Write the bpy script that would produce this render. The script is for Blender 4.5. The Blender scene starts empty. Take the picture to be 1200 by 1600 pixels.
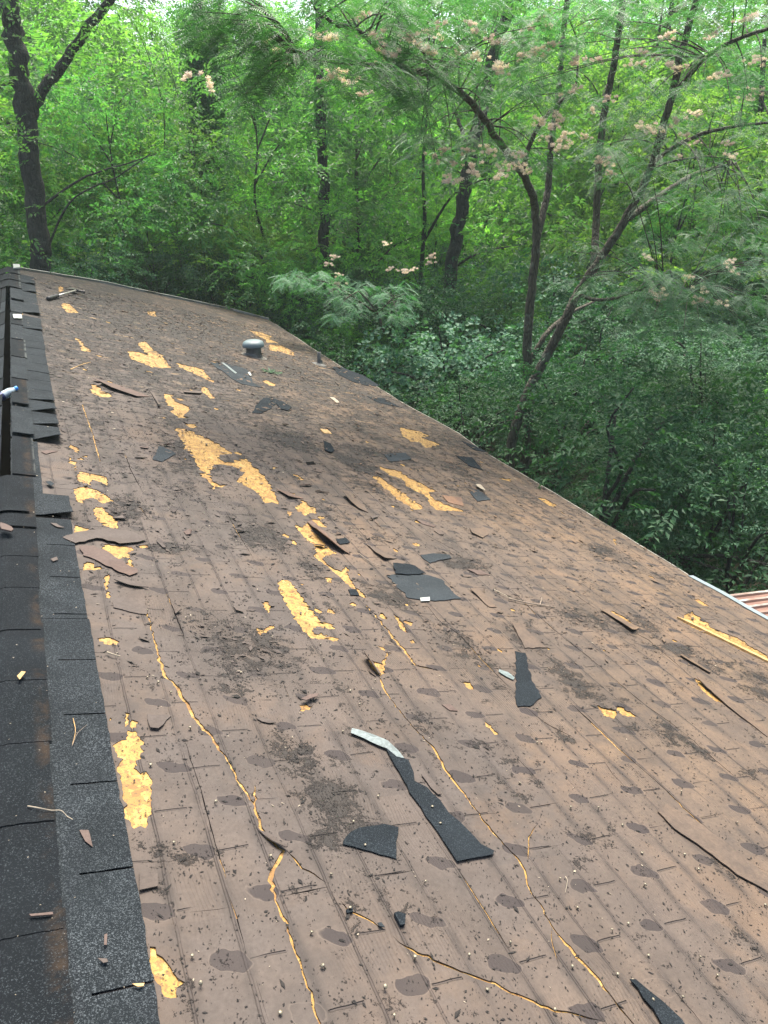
import bpy, bmesh, math, random
import numpy as np
from mathutils import Vector, Matrix
from mathutils.geometry import delaunay_2d_cdt
rng = np.random.default_rng(7); random.seed(7)
scene = bpy.context.scene; COL = scene.collection

# ------------------------------------------------------------------ camera (solved from the roof's two vanishing directions)
R = np.array([[0.908903529, 0.175951979, -0.378067820],
              [-0.417006445, 0.383503363, -0.824033249],
              [0.0, 0.906623445, 0.421940669]])
CP = np.array([0.04, 0.0, 1.75])
cam_d = bpy.data.cameras.new('camera'); cam = bpy.data.objects.new('camera', cam_d); COL.objects.link(cam)
cam_d.sensor_fit = 'VERTICAL'; cam_d.sensor_height = 36; cam_d.lens = 36 * 1156 / 1600
cam_d.clip_start = 0.05; cam_d.clip_end = 1500
M4 = Matrix.Identity(4)
for i in range(3):
    for j in range(3): M4[i][j] = R[i, j]
    M4[i][3] = CP[i]
cam.matrix_world = M4
scene.camera = cam

# ------------------------------------------------------------------ sky, sun, exposure
SUN_EL, SUN_AZ = math.radians(66), math.radians(30)      # azimuth measured from +Y towards +X
w = bpy.data.worlds.new('World'); scene.world = w; w.use_nodes = True
wn = w.node_tree; wn.nodes.clear()
sky = wn.nodes.new('ShaderNodeTexSky'); sky.sky_type = 'NISHITA'; sky.sun_disc = False
sky.sun_elevation = SUN_EL; sky.sun_rotation = SUN_AZ; sky.air_density = 1.0; sky.dust_density = 4.0; sky.ozone_density = 0.6
bg = wn.nodes.new('ShaderNodeBackground'); bg.inputs[1].default_value = 0.15
wo = wn.nodes.new('ShaderNodeOutputWorld'); wn.links.new(sky.outputs[0], bg.inputs[0]); wn.links.new(bg.outputs[0], wo.inputs[0])
sd = bpy.data.lights.new('sun', 'SUN'); sun = bpy.data.objects.new('sun', sd); COL.objects.link(sun)
sd.energy = 4.5; sd.angle = math.radians(34); sd.color = (1.0, 0.94, 0.84)
sdir = Vector((math.sin(SUN_AZ) * math.cos(SUN_EL), math.cos(SUN_AZ) * math.cos(SUN_EL), math.sin(SUN_EL)))
sun.rotation_euler = (-sdir).to_track_quat('-Z', 'Y').to_euler()
scene.view_settings.view_transform = 'Standard'; scene.view_settings.look = 'None'
scene.view_settings.gamma = 1; scene.view_settings.exposure = 1.32
cy = scene.cycles
cy.max_bounces = 8; cy.diffuse_bounces = 3; cy.glossy_bounces = 3; cy.transmission_bounces = 5; cy.transparent_max_bounces = 8
cy.caustics_reflective = False; cy.caustics_refractive = False
cy.use_denoising = True; cy.denoising_prefilter = 'ACCURATE'

# ------------------------------------------------------------------ mapping helpers
D2 = np.array([0.9605372, 0, -0.27815155]); D1 = np.array([0, 1.0, 0]); NN = np.array([0.27815155, 0, 0.9605372])
ROOF = Matrix(((D2[0], 0, NN[0], 0), (0, 1, 0, 0), (D2[2], 0, NN[2], 0), (0, 0, 0, 1)))   # local X = down slope (v), Y = along ridge (u), Z = roof normal
VR = -0.312                                             # the ridge line, v
ZG = -3.9                                               # ground
OFF = {1: (0, 380, 3), 2: (0, 700, 3), 3: (0, 1100, 3), 4: (400, 1100, 3), 5: (800, 1100, 3), 6: (400, 700, 3), 7: (800, 700, 3),
       8: (300, 440, 2.4), 9: (300, 480, 4.615), 10: (0, 410, 8), 11: (0, 560, 8), 12: (1000, 850, 6), 0: (0, 0, 1)}
def ray(x, y): return R @ np.array([x - 600.0, 800.0 - y, -1156.0])
def at(x, y, Y):                                        # photo point -> world point at forward distance Y
    r = ray(x, y); return CP + r * (Y / r[1])
def vu(x, y, h=0.0):                                    # photo point -> (v, u) on the roof plane
    r = ray(x, y); t = (h - NN @ CP) / (NN @ r); P = CP + t * r
    return (float(P @ D2), float(P[1]))
def zp(z, pts, h=0.0):
    ox, oy, s = OFF[z]
    return [vu(ox + x / s, oy + y / s, h) for x, y in pts]

# ------------------------------------------------------------------ object helpers
def tag(o, label=None, cat=None, group=None, kind=None):
    if label: o['label'] = label
    if cat: o['category'] = cat
    if group: o['group'] = group
    if kind: o['kind'] = kind
    return o
def empty(name, loc=(0, 0, 0), rz=0.0):
    o = bpy.data.objects.new(name, None); COL.objects.link(o); o.location = loc; o.rotation_euler = (0, 0, rz)
    o.empty_display_size = 0.2
    return o
def link(name, me, parent=None, link_=True):
    o = bpy.data.objects.new(name, me)
    if link_: COL.objects.link(o)
    if parent is not None: o.parent = parent
    return o
def np_mesh(name, V, F, mats, mi=None, smooth=False):
    """V (n,3) verts, F (m,4) quads"""
    V = np.asarray(V, np.float32); F = np.asarray(F, np.int32)
    me = bpy.data.meshes.new(name)
    me.vertices.add(len(V)); me.vertices.foreach_set('co', V.ravel())
    k = F.shape[1]
    me.loops.add(F.size); me.loops.foreach_set('vertex_index', F.ravel())
    me.polygons.add(len(F)); me.polygons.foreach_set('loop_start', np.arange(0, F.size, k, dtype=np.int32))
    if mi is not None: me.polygons.foreach_set('material_index', np.asarray(mi, np.int32))
    me.polygons.foreach_set('use_smooth', np.full(len(F), smooth, bool))
    for m in (mats if isinstance(mats, (list, tuple)) else [mats]): me.materials.append(m)
    me.update(calc_edges=True)
    return me
class Q:
    """collects quads"""
    def __init__(s): s.V = []; s.F = []; s.M = []; s.n = 0
    def add(s, V, F, m=0):
        V = np.asarray(V, float); F = np.asarray(F, int)
        s.V.append(V); s.F.append(F + s.n); s.M.append(np.full(len(F), m)); s.n += len(V)
    def tube(s, pts, rad, k=8, m=0, rough=0.0, seed=0):
        pts = np.asarray(pts, float); n = len(pts)
        rad = np.full(n, rad, float) if np.isscalar(rad) else np.asarray(rad, float)
        T = np.gradient(pts, axis=0); T /= np.linalg.norm(T, axis=1)[:, None] + 1e-9
        a = np.array([0, 0, 1.0]) if abs(T[0][2]) < 0.9 else np.array([1.0, 0, 0])
        V = []
        r_ = np.random.default_rng(seed)
        for i in range(n):
            x = np.cross(a, T[i]); x /= np.linalg.norm(x) + 1e-9; y = np.cross(T[i], x); a = np.cross(x, T[i]) * -1 if False else a
            ang = np.arange(k) * 2 * np.pi / k
            rr = rad[i] * (1 + rough * r_.normal(size=k))
            V.append(pts[i] + np.outer(np.cos(ang) * rr, x) + np.outer(np.sin(ang) * rr, y))
        V = np.concatenate(V); F = []
        for i in range(n - 1):
            for j in range(k):
                F.append((i * k + j, i * k + (j + 1) % k, (i + 1) * k + (j + 1) % k, (i + 1) * k + j))
        # end caps as degenerate fans of quads
        c0, c1 = len(V), len(V) + 1
        V = np.vstack([V, pts[0], pts[-1]])
        for j in range(0, k, 2):
            F.append((c0, (j + 2) % k, (j + 1) % k, j)); b = (n - 1) * k
            F.append((c1, b + j, b + (j + 1) % k, b + (j + 2) % k))
        s.add(V, F, m)
    def box(s, lo, hi, m=0):
        x0, y0, z0 = lo; x1, y1, z1 = hi
        s.add([(x0, y0, z0), (x1, y0, z0), (x1, y1, z0), (x0, y1, z0), (x0, y0, z1), (x1, y0, z1), (x1, y1, z1), (x0, y1, z1)],
              [(3, 2, 1, 0), (4, 5, 6, 7), (0, 1, 5, 4), (1, 2, 6, 5), (2, 3, 7, 6), (3, 0, 4, 7)], m)
    def lathe(s, prof, k=24, m=0, M=None):
        ang = np.arange(k) * 2 * np.pi / k; V = []
        for r, z in prof: V.append(np.stack([np.cos(ang) * r, np.sin(ang) * r, np.full(k, z)], 1))
        V = np.concatenate(V); F = []
        for i in range(len(prof) - 1):
            for j in range(k): F.append((i * k + j, i * k + (j + 1) % k, (i + 1) * k + (j + 1) % k, (i + 1) * k + j))
        if M is not None: V = V @ np.array(M.to_3x3()).T + np.array(M.translation)
        s.add(V, F, m)
    def mesh(s, name, mats, smooth=False):
        return np_mesh(name, np.concatenate(s.V), np.concatenate(s.F), mats, np.concatenate(s.M), smooth)
    def build(s, name, mats, parent=None, smooth=False):
        return link(name, s.mesh(name, mats, smooth), parent)
def smooth_path(pts, n=6):
    pts = np.asarray(pts, float); out = []
    P = np.vstack([2 * pts[0] - pts[1], pts, 2 * pts[-1] - pts[-2]])
    for i in range(1, len(P) - 2):
        for t in np.linspace(0, 1, n, endpoint=False):
            a, b, c, d = P[i - 1], P[i], P[i + 1], P[i + 2]
            out.append(0.5 * ((2 * b) + (-a + c) * t + (2 * a - 5 * b + 4 * c - d) * t * t + (-a + 3 * b - 3 * c + d) * t ** 3))
    out.append(P[-2]); return np.array(out)

# ------------------------------------------------------------------ materials
def mat(name):
    m = bpy.data.materials.new(name); m.use_nodes = True; nt = m.node_tree
    return m, nt, nt.nodes['Principled BSDF'], nt.nodes['Material Output']
class G:
    """terse node graph"""
    def __init__(s, nt): s.nt = nt
    def n(s, t, **k):
        o = s.nt.nodes.new(t)
        for a, b in k.items(): setattr(o, a, b)
        return o
    def put(s, sock, v):
        if isinstance(v, bpy.types.NodeSocket): s.nt.links.new(v, sock)
        elif v is not None:
            try: sock.default_value = v
            except Exception: sock.default_value = (*v, 1)
    def math(s, op, a, b=None, c=None, clamp=False):
        o = s.n('ShaderNodeMath', operation=op, use_clamp=clamp); s.put(o.inputs[0], a)
        if b is not None: s.put(o.inputs[1], b)
        if c is not None: s.put(o.inputs[2], c)
        return o.outputs[0]
    def mix(s, f, a, b, blend='MIX'):
        o = s.n('ShaderNodeMix', data_type='RGBA', blend_type=blend, clamp_factor=True)
        s.put(o.inputs[0], f); s.put(o.inputs[6], a if not isinstance(a, tuple) else (*a, 1)); s.put(o.inputs[7], b if not isinstance(b, tuple) else (*b, 1))
        return o.outputs[2]
    def noise(s, vec, scale, detail=4, rough=0.55, dist=0.0, out=0):
        o = s.n('ShaderNodeTexNoise'); s.put(o.inputs['Vector'], vec); o.inputs['Scale'].default_value = scale
        o.inputs['Detail'].default_value = detail; o.inputs['Roughness'].default_value = rough; o.inputs['Distortion'].default_value = dist
        return o.outputs[out]
    def vor(s, vec, scale, feat='F1', rnd=1.0, out='Distance'):
        o = s.n('ShaderNodeTexVoronoi', feature=feat); s.put(o.inputs['Vector'], vec); o.inputs['Scale'].default_value = scale
        o.inputs['Randomness'].default_value = rnd; return o.outputs[out]
    def ramp(s, v, stops):
        o = s.n('ShaderNodeValToRGB'); s.put(o.inputs[0], v); e = o.color_ramp.elements
        while len(e) < len(stops): e.new(0.5)
        for i, (p, c) in enumerate(stops): e[i].position = p; e[i].color = (*c, 1) if len(c) == 3 else c
        return o.outputs[0]
    def rng(s, v, a, b, c=0.0, d=1.0, smooth=True):
        o = s.n('ShaderNodeMapRange', interpolation_type='SMOOTHSTEP' if smooth else 'LINEAR')
        s.put(o.inputs[0], v)
        for i, x in enumerate((a, b, c, d)): s.put(o.inputs[i + 1], x)
        return o.outputs[0]
    def obj(s): return s.n('ShaderNodeTexCoord').outputs['Object']
    def mapping(s, vec, scale=(1, 1, 1), rot=(0, 0, 0), loc=(0, 0, 0)):
        o = s.n('ShaderNodeMapping'); s.put(o.inputs[0], vec); o.inputs['Scale'].default_value = scale
        o.inputs['Rotation'].default_value = rot; o.inputs['Location'].default_value = loc; return o.outputs[0]
    def sep(s, vec):
        o = s.n('ShaderNodeSeparateXYZ'); s.put(o.inputs[0], vec); return o.outputs
    def bump(s, h, strength, dist, normal=None):
        o = s.n('ShaderNodeBump'); s.put(o.inputs['Height'], h); o.inputs['Strength'].default_value = strength; o.inputs['Distance'].default_value = dist
        if normal is not None: s.put(o.inputs['Normal'], normal)
        return o.outputs[0]
    def attr(s, name, out='Fac'):
        return s.n('ShaderNodeAttribute', attribute_name=name).outputs[out]

def brown_material(name, sheet=True, tint=(1, 1, 1)):
    m, nt, bs, out = mat(name); g = G(nt)
    co = g.obj(); x, y, z = g.sep(co)
    wob = g.noise(co, 1.3, 2); wob2 = g.noise(co, 9, 2)
    # base tone: grey-brown towards the ridge and the near end, tan towards the eave
    big = g.noise(co, 0.9, 4, 0.6)
    tanf = g.math('ADD', g.rng(x, 0.1, 4.2, 0.0, 0.75), g.math('MULTIPLY', g.math('SUBTRACT', big, 0.5), 1.5), clamp=True)
    col = g.mix(tanf, (0.080, 0.066, 0.057), (0.172, 0.110, 0.061))
    mid = g.noise(co, 6, 6, 0.65)
    col = g.mix(g.rng(mid, 0.35, 0.7), col, g.mix(0.7, col, (0.052, 0.041, 0.034)))
    fine = g.noise(co, 70, 5, 0.7)
    col = g.mix(g.rng(fine, 0.3, 0.75, 0, 0.5), col, (0.034, 0.027, 0.023))
    h = g.math('MULTIPLY', fine, 0.25)
    if sheet:
        bl = g.noise(g.mapping(co, loc=(11, 5, 0)), 1.6, 6, 0.65, 0.4)
        col = g.mix(g.rng(bl, 0.50, 0.66, 0, g.rng(x, -0.2, 3.5, 0.22, 0.6)), col, (0.150, 0.095, 0.056))
        col = g.mix(g.rng(g.noise(g.mapping(co, loc=(3, 9, 0)), 2.6, 6, 0.7), 0.52, 0.68, 0, 0.5), col, (0.050, 0.042, 0.037))
    # per-tab tone
    if sheet:
        tabs = g.mapping(co, (1 / 0.297, 1 / 0.363, 0), loc=(0.31, 0.17, 0))
        wn_ = g.n('ShaderNodeTexWhiteNoise', noise_dimensions='2D')
        vf = g.n('ShaderNodeVectorMath', operation='FLOOR'); g.put(vf.inputs[0], tabs); g.put(wn_.inputs[0], vf.outputs[0])
        col = g.mix(g.math('MULTIPLY', wn_.outputs[0], 0.25), col, (0.120, 0.090, 0.070))
        # lines running along the ridge direction, every 0.1475 m, broken up
        xw = g.math('ADD', x, g.math('MULTIPLY', g.math('SUBTRACT', wob, 0.5), 0.03))
        xw = g.math('ADD', xw, g.math('MULTIPLY', g.math('SUBTRACT', wob2, 0.5), 0.006))
        fx = g.math('SUBTRACT', g.math('FRACT', g.math('DIVIDE', g.math('SUBTRACT', xw, 0.09 - 0.07375 + 3 * 0.1475 * -1), 0.1475)), 0.5)
        dx = g.math('MULTIPLY', g.math('ABSOLUTE', fx), 0.1475)
        brk = g.rng(g.noise(g.mapping(co, (3.2, 1.4, 1)), 1.0, 3), 0.34, 0.50)
        ln = g.math('MULTIPLY', g.rng(dx, 0.0015, 0.006, 1, 0), brk)
        # short cross seams on the rows, spacing 0.1815
        yw = g.math('ADD', y, g.math('MULTIPLY', g.math('SUBTRACT', wob2, 0.5), 0.012))
        row = g.math('DIVIDE', g.math('SUBTRACT', yw, 1.07 - 0.09075), 0.1815)
        fy = g.math('MULTIPLY', g.math('SUBTRACT', g.math('FRACT', row), 0.5), 0.1815)
        par = g.math('MULTIPLY', g.math('FLOORED_MODULO', g.math('FLOOR', row), 2.0), 0.1485)
        px = g.math('DIVIDE', g.math('SUBTRACT', g.math('SUBTRACT', x, par), 0.05 - 0.1485), 0.297)
        fpx = g.math('MULTIPLY', g.math('SUBTRACT', g.math('FRACT', px), 0.5), 0.297)
        seam = g.math('MULTIPLY', g.rng(g.math('ABSOLUTE', fy), 0.0012, 0.005, 1, 0),
                      g.math('MULTIPLY', g.rng(g.math('ABSOLUTE', g.math('SUBTRACT', fpx, 0.118)), 0.062, 0.07, 1, 0), 1.0))
        seam = g.math('MULTIPLY', seam, g.rng(g.noise(co, 2.7, 2), 0.38, 0.5))
        lines = g.math('MULTIPLY', g.math('MAXIMUM', g.math('MULTIPLY', ln, g.rng(g.noise(co, 0.8, 2), 0.35, 0.65, 0.25, 0.85)), seam), g.rng(y, 2.5, 8, 1.0, 0.45))
        # soft grime beside the joints and finer scratches running the same way
        grime = g.math('MULTIPLY', g.rng(dx, 0.0, 0.035, 1, 0), g.rng(g.noise(g.mapping(co, (5, 2.2, 1)), 1.7, 5, 0.7), 0.40, 0.64, 0, 0.7))
        col = g.mix(grime, col, (0.030, 0.025, 0.022))
        scr = g.rng(g.noise(g.mapping(co, (16, 3.4, 1), rot=(0, 0, 0.05)), 1.0, 6, 0.75, 1.2), 0.61, 0.70)
        col = g.mix(g.math('MULTIPLY', scr, 0.45), col, (0.04, 0.033, 0.03))
        col = g.mix(g.math('MULTIPLY', lines, 0.72), col, (0.045, 0.036, 0.032))
        # unweathered dark tongues that the interlocking tabs covered
        cell = g.n('ShaderNodeCombineXYZ'); g.put(cell.inputs[0], g.math('FLOOR', px)); g.put(cell.inputs[1], g.math('FLOOR', row))
        wv = g.n('ShaderNodeTexWhiteNoise', noise_dimensions='2D'); g.put(wv.inputs[0], cell.outputs[0])
        ex = g.math('DIVIDE', g.math('ADD', fpx, g.math('MULTIPLY', g.math('SUBTRACT', g.noise(co, 13, 1), 0.5), 0.055)), 0.046)
        ey = g.math('DIVIDE', g.math('ADD', g.math('SUBTRACT', fy, 0.008), g.math('ADD', g.math('MULTIPLY', fpx, 0.12), g.math('MULTIPLY', g.math('SUBTRACT', g.noise(g.mapping(co, loc=(7, 3, 0)), 17, 1), 0.5), 0.045))), 0.027)
        e1 = g.math('POWER', g.math('ABSOLUTE', ex), 2.6); e2 = g.math('POWER', g.math('ABSOLUTE', g.math('ADD', ey, g.math('MULTIPLY', ex, 0.25))), 2.4)
        ed = g.math('ADD', g.math('ADD', e1, e2), g.math('MULTIPLY', g.math('SUBTRACT', g.noise(co, 22, 3), 0.5), 0.9))
        ed = g.math('ADD', ed, g.math('MULTIPLY', g.math('SUBTRACT', wv.outputs[0], 0.55), 0.5))
        pm = g.rng(ed, 0.75, 1.15, 1, 0)
        pm = g.math('MULTIPLY', g.math('MULTIPLY', pm, g.rng(wv.outputs[0], 0.93, 0.95, 1, 0)), g.rng(y, 3.8, 7.5, 1.0, 0.25))
        halo = g.math('MULTIPLY', g.rng(ed, 1.0, 1.35, 1, 0), g.rng(ed, 0.95, 1.05, 0, 1))
        col = g.mix(g.math('MULTIPLY', halo, 0.22), col, (0.19, 0.15, 0.118))
        col = g.mix(g.math('MULTIPLY', pm, g.rng(g.noise(co, 3.1, 2), 0.3, 0.6, 0.75, 0.95)), col, (0.028, 0.022, 0.021))
        h = g.math('SUBTRACT', h, g.math('MULTIPLY', lines, 1.6))
        h = g.math('SUBTRACT', h, g.math('MULTIPLY', pm, 0.2))
        # embossed swirling grain, mostly seen close up
        wv2 = g.n('ShaderNodeTexWave', wave_type='BANDS', bands_direction='X'); g.put(wv2.inputs[0], g.mapping(co, (1, 0.6, 1)))
        wv2.inputs['Scale'].default_value = 26; wv2.inputs['Distortion'].default_value = 24; wv2.inputs['Detail'].default_value = 1.5; wv2.inputs['Detail Scale'].default_value = 0.22
        gm = g.rng(g.noise(co, 1.9, 2), 0.46, 0.66)
        h = g.math('ADD', h, g.math('MULTIPLY', g.math('MULTIPLY', wv2.outputs['Fac'], 0.34), gm))
        # dirt, moss and black grit, density from the mesh
        d = g.attr('dirt')
        dn = g.math('ADD', g.noise(co, 13, 8, 0.72, 0.4), g.math('MULTIPLY', g.math('SUBTRACT', g.noise(co, 2.3, 3), 0.5), 0.5))
        dn = g.math('ADD', dn, g.math('MULTIPLY', g.math('SUBTRACT', g.noise(co, 120, 3, 0.7), 0.5), 0.42))
        stk = g.noise(g.mapping(co, (1.6, 6.5, 1), rot=(0, 0, 0.25)), 2.2, 7, 0.75, 0.5)
        dn = g.math('ADD', dn, g.math('MULTIPLY', g.math('SUBTRACT', stk, 0.5), g.rng(y, 3.0, 9, 0.15, 0.75)))
        far = g.rng(y, 2.5, 10, 0.0, 0.125)
        thr = g.math('SUBTRACT', g.math('SUBTRACT', 0.675, g.math('MULTIPLY', d, 0.29)), far)
        dm = g.rng(g.math('SUBTRACT', dn, thr), 0.0, 0.10)
        col = g.mix(g.math('MULTIPLY', dm, 0.85), col, (0.015, 0.0135, 0.012))
        soft = g.math('MULTIPLY', d, g.rng(g.noise(co, 4, 5), 0.3, 0.7, 0.15, 0.75))
        col = g.mix(soft, col, (0.032, 0.027, 0.023))
        # bleached and yellowed wear at the far end
        wy = g.math('MULTIPLY', g.rng(g.noise(g.mapping(co, (1.2, 4, 1), rot=(0, 0, 0.3)), 2.2, 7, 0.72), 0.57, 0.66), g.rng(y, 5, 11, 0, 0.8))
        col = g.mix(wy, col, (0.27, 0.18, 0.09))
        st2 = g.rng(g.noise(g.mapping(co, (2.5, 1.0, 1)), 1.1, 6, 0.7, 0.5), 0.46, 0.62)
        col = g.mix(g.math('MULTIPLY', st2, g.rng(y, 1.5, 6, 0.3, 0.8)), col, g.mix(0.75, col, (0.030, 0.025, 0.021)))
        h = g.math('ADD', h, g.math('MULTIPLY', dm, 0.8))
    col = g.mix(1.0, col, tint, 'MULTIPLY')
    nt.links.new(col, bs.inputs['Base Color'])
    bs.inputs['Roughness'].default_value = 0.78; bs.inputs['Specular IOR Level'].default_value = 0.28
    nt.links.new(g.bump(h, 1.0, 0.0045), bs.inputs['Normal'])
    return m

def osb_material():
    m, nt, bs, out = mat('exposed strand board'); g = G(nt); co = g.obj()
    n1 = g.noise(co, 5, 3)
    v = g.n('ShaderNodeTexVoronoi'); v.inputs['Scale'].default_value = 1
    mp = g.mapping(co, (34, 13, 20), rot=(0, 0, 0.5)); ds = g.n('ShaderNodeVectorMath', operation='ADD'); g.put(ds.inputs[0], mp)
    nv = g.n('ShaderNodeTexNoise'); g.put(nv.inputs['Vector'], co); nv.inputs['Scale'].default_value = 18
    sc = g.n('ShaderNodeVectorMath', operation='SCALE'); g.put(sc.inputs[0], nv.outputs['Color']); sc.inputs['Scale'].default_value = 5
    g.put(ds.inputs[1], sc.outputs[0]); g.put(v.inputs['Vector'], ds.outputs[0])
    val = g.sep(v.outputs['Color'])[0]
    col = g.ramp(val, [(0.0, (0.15, 0.068, 0.013)), (0.35, (0.285, 0.160, 0.030)), (0.75, (0.325, 0.190, 0.040)), (1.0, (0.385, 0.250, 0.072))])
    col = g.mix(g.rng(g.noise(co, 45, 4, 0.7), 0.52, 0.64, 0, 0.8), col, (0.13, 0.062, 0.02))
    col = g.mix(g.rng(g.noise(co, 140, 3, 0.7), 0.57, 0.62, 0, 0.9), col, (0.035, 0.025, 0.016))
    col = g.mix(g.rng(n1, 0.3, 0.7, 0, 0.3), col, (0.23, 0.125, 0.035))
    nt.links.new(col, bs.inputs['Base Color']); bs.inputs['Roughness'].default_value = 0.75
    nt.links.new(g.bump(g.math('ADD', val, g.noise(co, 90, 3)), 0.6, 0.003), bs.inputs['Normal'])
    return m

def granule_material(name, base=(0.0095, 0.0120, 0.0138), light=(0.090, 0.104, 0.112), amt=0.42, rust=False):
    m, nt, bs, out = mat(name); g = G(nt); co = g.obj()
    s1 = g.sep(g.vor(co, 380, out='Color'))[0]
    s2 = g.noise(co, 260, 3, 0.7)
    f = g.math('MULTIPLY', g.rng(s1, amt, 0.97), g.rng(s2, 0.36, 0.6))
    pat = g.rng(g.noise(co, 5, 4), 0.3, 0.7, 0.35, 1.0)
    col = g.mix(g.math('MULTIPLY', f, pat), base, light)
    col = g.mix(g.rng(g.noise(co, 2.5, 4), 0.4, 0.75, 0, 0.5), col, tuple(c * 1.7 for c in base))
    if rust:
        x, y, z = g.sep(co)
        band = g.math('MULTIPLY', g.rng(g.math('ABSOLUTE', g.math('ADD', x, 0.194)), 0.0, 0.04, 1, 0), g.rng(g.noise(co, 4.5, 7, 0.75, 0.6), 0.46, 0.66))
        col = g.mix(g.math('MULTIPLY', band, 0.45), col, (0.055, 0.035, 0.019))
        fadey = g.math('MULTIPLY', g.rng(g.math('ABSOLUTE', g.math('ADD', x, 0.15)), 0.0, 0.022, 0.5, 0), g.rng(g.noise(co, 9, 3), 0.35, 0.6))
        col = g.mix(fadey, col, (0.13, 0.14, 0.13))
    nt.links.new(col, bs.inputs['Base Color']); bs.inputs['Roughness'].default_value = 0.95; bs.inputs['Specular IOR Level'].default_value = 0.12
    nt.links.new(g.bump(s1, 0.5, 0.0015), bs.inputs['Normal'])
    return m

def plain(name, col, rough=0.6, metal=0.0, var=0.25, scale=20, bump=0.2, dark=None):
    m, nt, bs, out = mat(name); g = G(nt); co = g.obj()
    n = g.noise(co, scale, 5, 0.6)
    c = g.mix(g.rng(n, 0.35, 0.7, 0, 1), tuple(x * (1 - var) for x in col), tuple(min(1, x * (1 + var)) for x in col))
    if dark: c = g.mix(g.rng(g.noise(co, scale * 0.4, 6, 0.7), 0.5, 0.62), c, dark)
    nt.links.new(c, bs.inputs['Base Color']); bs.inputs['Roughness'].default_value = rough; bs.inputs['Metallic'].default_value = metal
    nt.links.new(g.bump(n, bump, 0.004), bs.inputs['Normal'])
    return m

def leaf_material(name, c1, c2, c3, transl=0.45, rough=0.45, tcol=None, spec=0.45):
    m, nt, bs, out = mat(name); g = G(nt)
    geo = g.n('ShaderNodeNewGeometry'); rnd = geo.outputs['Random Per Island']
    oi = g.n('ShaderNodeObjectInfo').outputs['Random']
    col = g.ramp(rnd, [(0.0, c1), (0.5, c2), (1.0, c3)])
    clump = g.noise(g.obj(), 0.8, 3)
    col = g.mix(g.rng(clump, 0.35, 0.7, 0, 0.6), col, g.mix(1.0, col, (1.25, 1.25, 0.85), 'MULTIPLY'))
    hs = g.n('ShaderNodeHueSaturation'); g.put(hs.inputs['Color'], col); hs.inputs['Saturation'].default_value = 0.95; g.put(hs.inputs['Hue'], g.math('ADD', 0.478, g.math('MULTIPLY', oi, 0.042)))
    g.put(hs.inputs['Value'], g.math('ADD', 0.80, g.math('MULTIPLY', oi, 0.65))); col = hs.outputs[0]
    nt.links.new(col, bs.inputs['Base Color']); bs.inputs['Roughness'].default_value = rough; bs.inputs['Specular IOR Level'].default_value = spec
    tr = g.n('ShaderNodeBsdfTranslucent'); g.put(tr.inputs[0], g.mix(1.0, col, (1.32, 1.62, 0.72) if tcol is None else tcol, 'MULTIPLY'))
    mx = g.n('ShaderNodeMixShader'); mx.inputs[0].default_value = transl
    nt.links.new(bs.outputs[0], mx.inputs[1]); nt.links.new(tr.outputs[0], mx.inputs[2]); nt.links.new(mx.outputs[0], out.inputs[0])
    return m

def bark_material(name, a, b, lichen=0.2):
    m, nt, bs, out = mat(name); g = G(nt); co = g.obj()
    mp = g.mapping(co, (1, 1, 0.22))
    v = g.vor(mp, 22, 'DISTANCE_TO_EDGE'); n = g.noise(mp, 9, 6, 0.65)
    col = g.mix(g.rng(n, 0.3, 0.7), a, b)
    col = g.mix(g.rng(v, 0.0, 0.12, 0.75, 0), col, tuple(x * 0.35 for x in a))
    col = g.mix(g.rng(g.noise(co, 6, 5, 0.6), 0.56, 0.66, 0, lichen), col, (0.20, 0.24, 0.17))
    nt.links.new(col, bs.inputs['Base Color']); bs.inputs['Roughness'].default_value = 0.9
    nt.links.new(g.bump(g.math('ADD', g.rng(v, 0, 0.2), n), 0.8, 0.02), bs.inputs['Normal'])
    return m

M_BROWN = brown_material('weathered brown shingle')
M_BROWN_FLAP = brown_material('torn brown shingle', False, (1.0, 0.98, 0.97))
M_BROWN_RED = brown_material('reddish shingle underside', False, (1.2, 1.02, 0.98))
M_OSB = osb_material()
M_BLACK = granule_material('black granule shingle')
M_BLACKR = granule_material('black ridge shingle', (0.0062, 0.0078, 0.0092), (0.05, 0.06, 0.066), rust=True, amt=0.74)
M_SCRAP = granule_material('charcoal shingle scrap', (0.0095, 0.0125, 0.015), (0.05, 0.062, 0.07), 0.6)
M_SCRAPL = granule_material('worn charcoal shingle scrap', (0.022, 0.027, 0.030), (0.075, 0.083, 0.088), 0.5)
M_GAP = plain('gap shade black', (0.008, 0.0075, 0.007), 1.0); M_GAP.node_tree.nodes['Principled BSDF'].inputs['Specular IOR Level'].default_value = 0.05  # near-black standing in for shade in the gaps; also one dark chip
M_TAPE = plain('silver release strip', (0.13, 0.16, 0.157), 0.5, 0.0, 0.25, 60, 0.3, (0.08, 0.10, 0.097))
M_DRIP = plain('white drip edge metal', (0.25, 0.30, 0.32), 0.4, 0.3, 0.12, 6, 0.1)
M_DRIPOLD = plain('weathered drip edge', (0.30, 0.29, 0.24), 0.6, 0.1, 0.35, 8, 0.2, (0.10, 0.09, 0.07))
M_WOOD = plain('pale splintered wood', (0.42, 0.265, 0.10), 0.7, 0, 0.3, 40, 0.5)
M_CHIP = plain('pale chips', (0.25, 0.21, 0.15), 0.7, 0, 0.2, 40)
M_WHITE = plain('white plastic', (0.30, 0.32, 0.29), 0.5, 0, 0.08, 20)
M_TWIG = plain('dry twig', (0.19, 0.15, 0.11), 0.9, 0, 0.3, 60)
M_GRIT = plain('black grit', (0.014, 0.012, 0.010), 0.95, 0, 0.5, 200)
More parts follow.
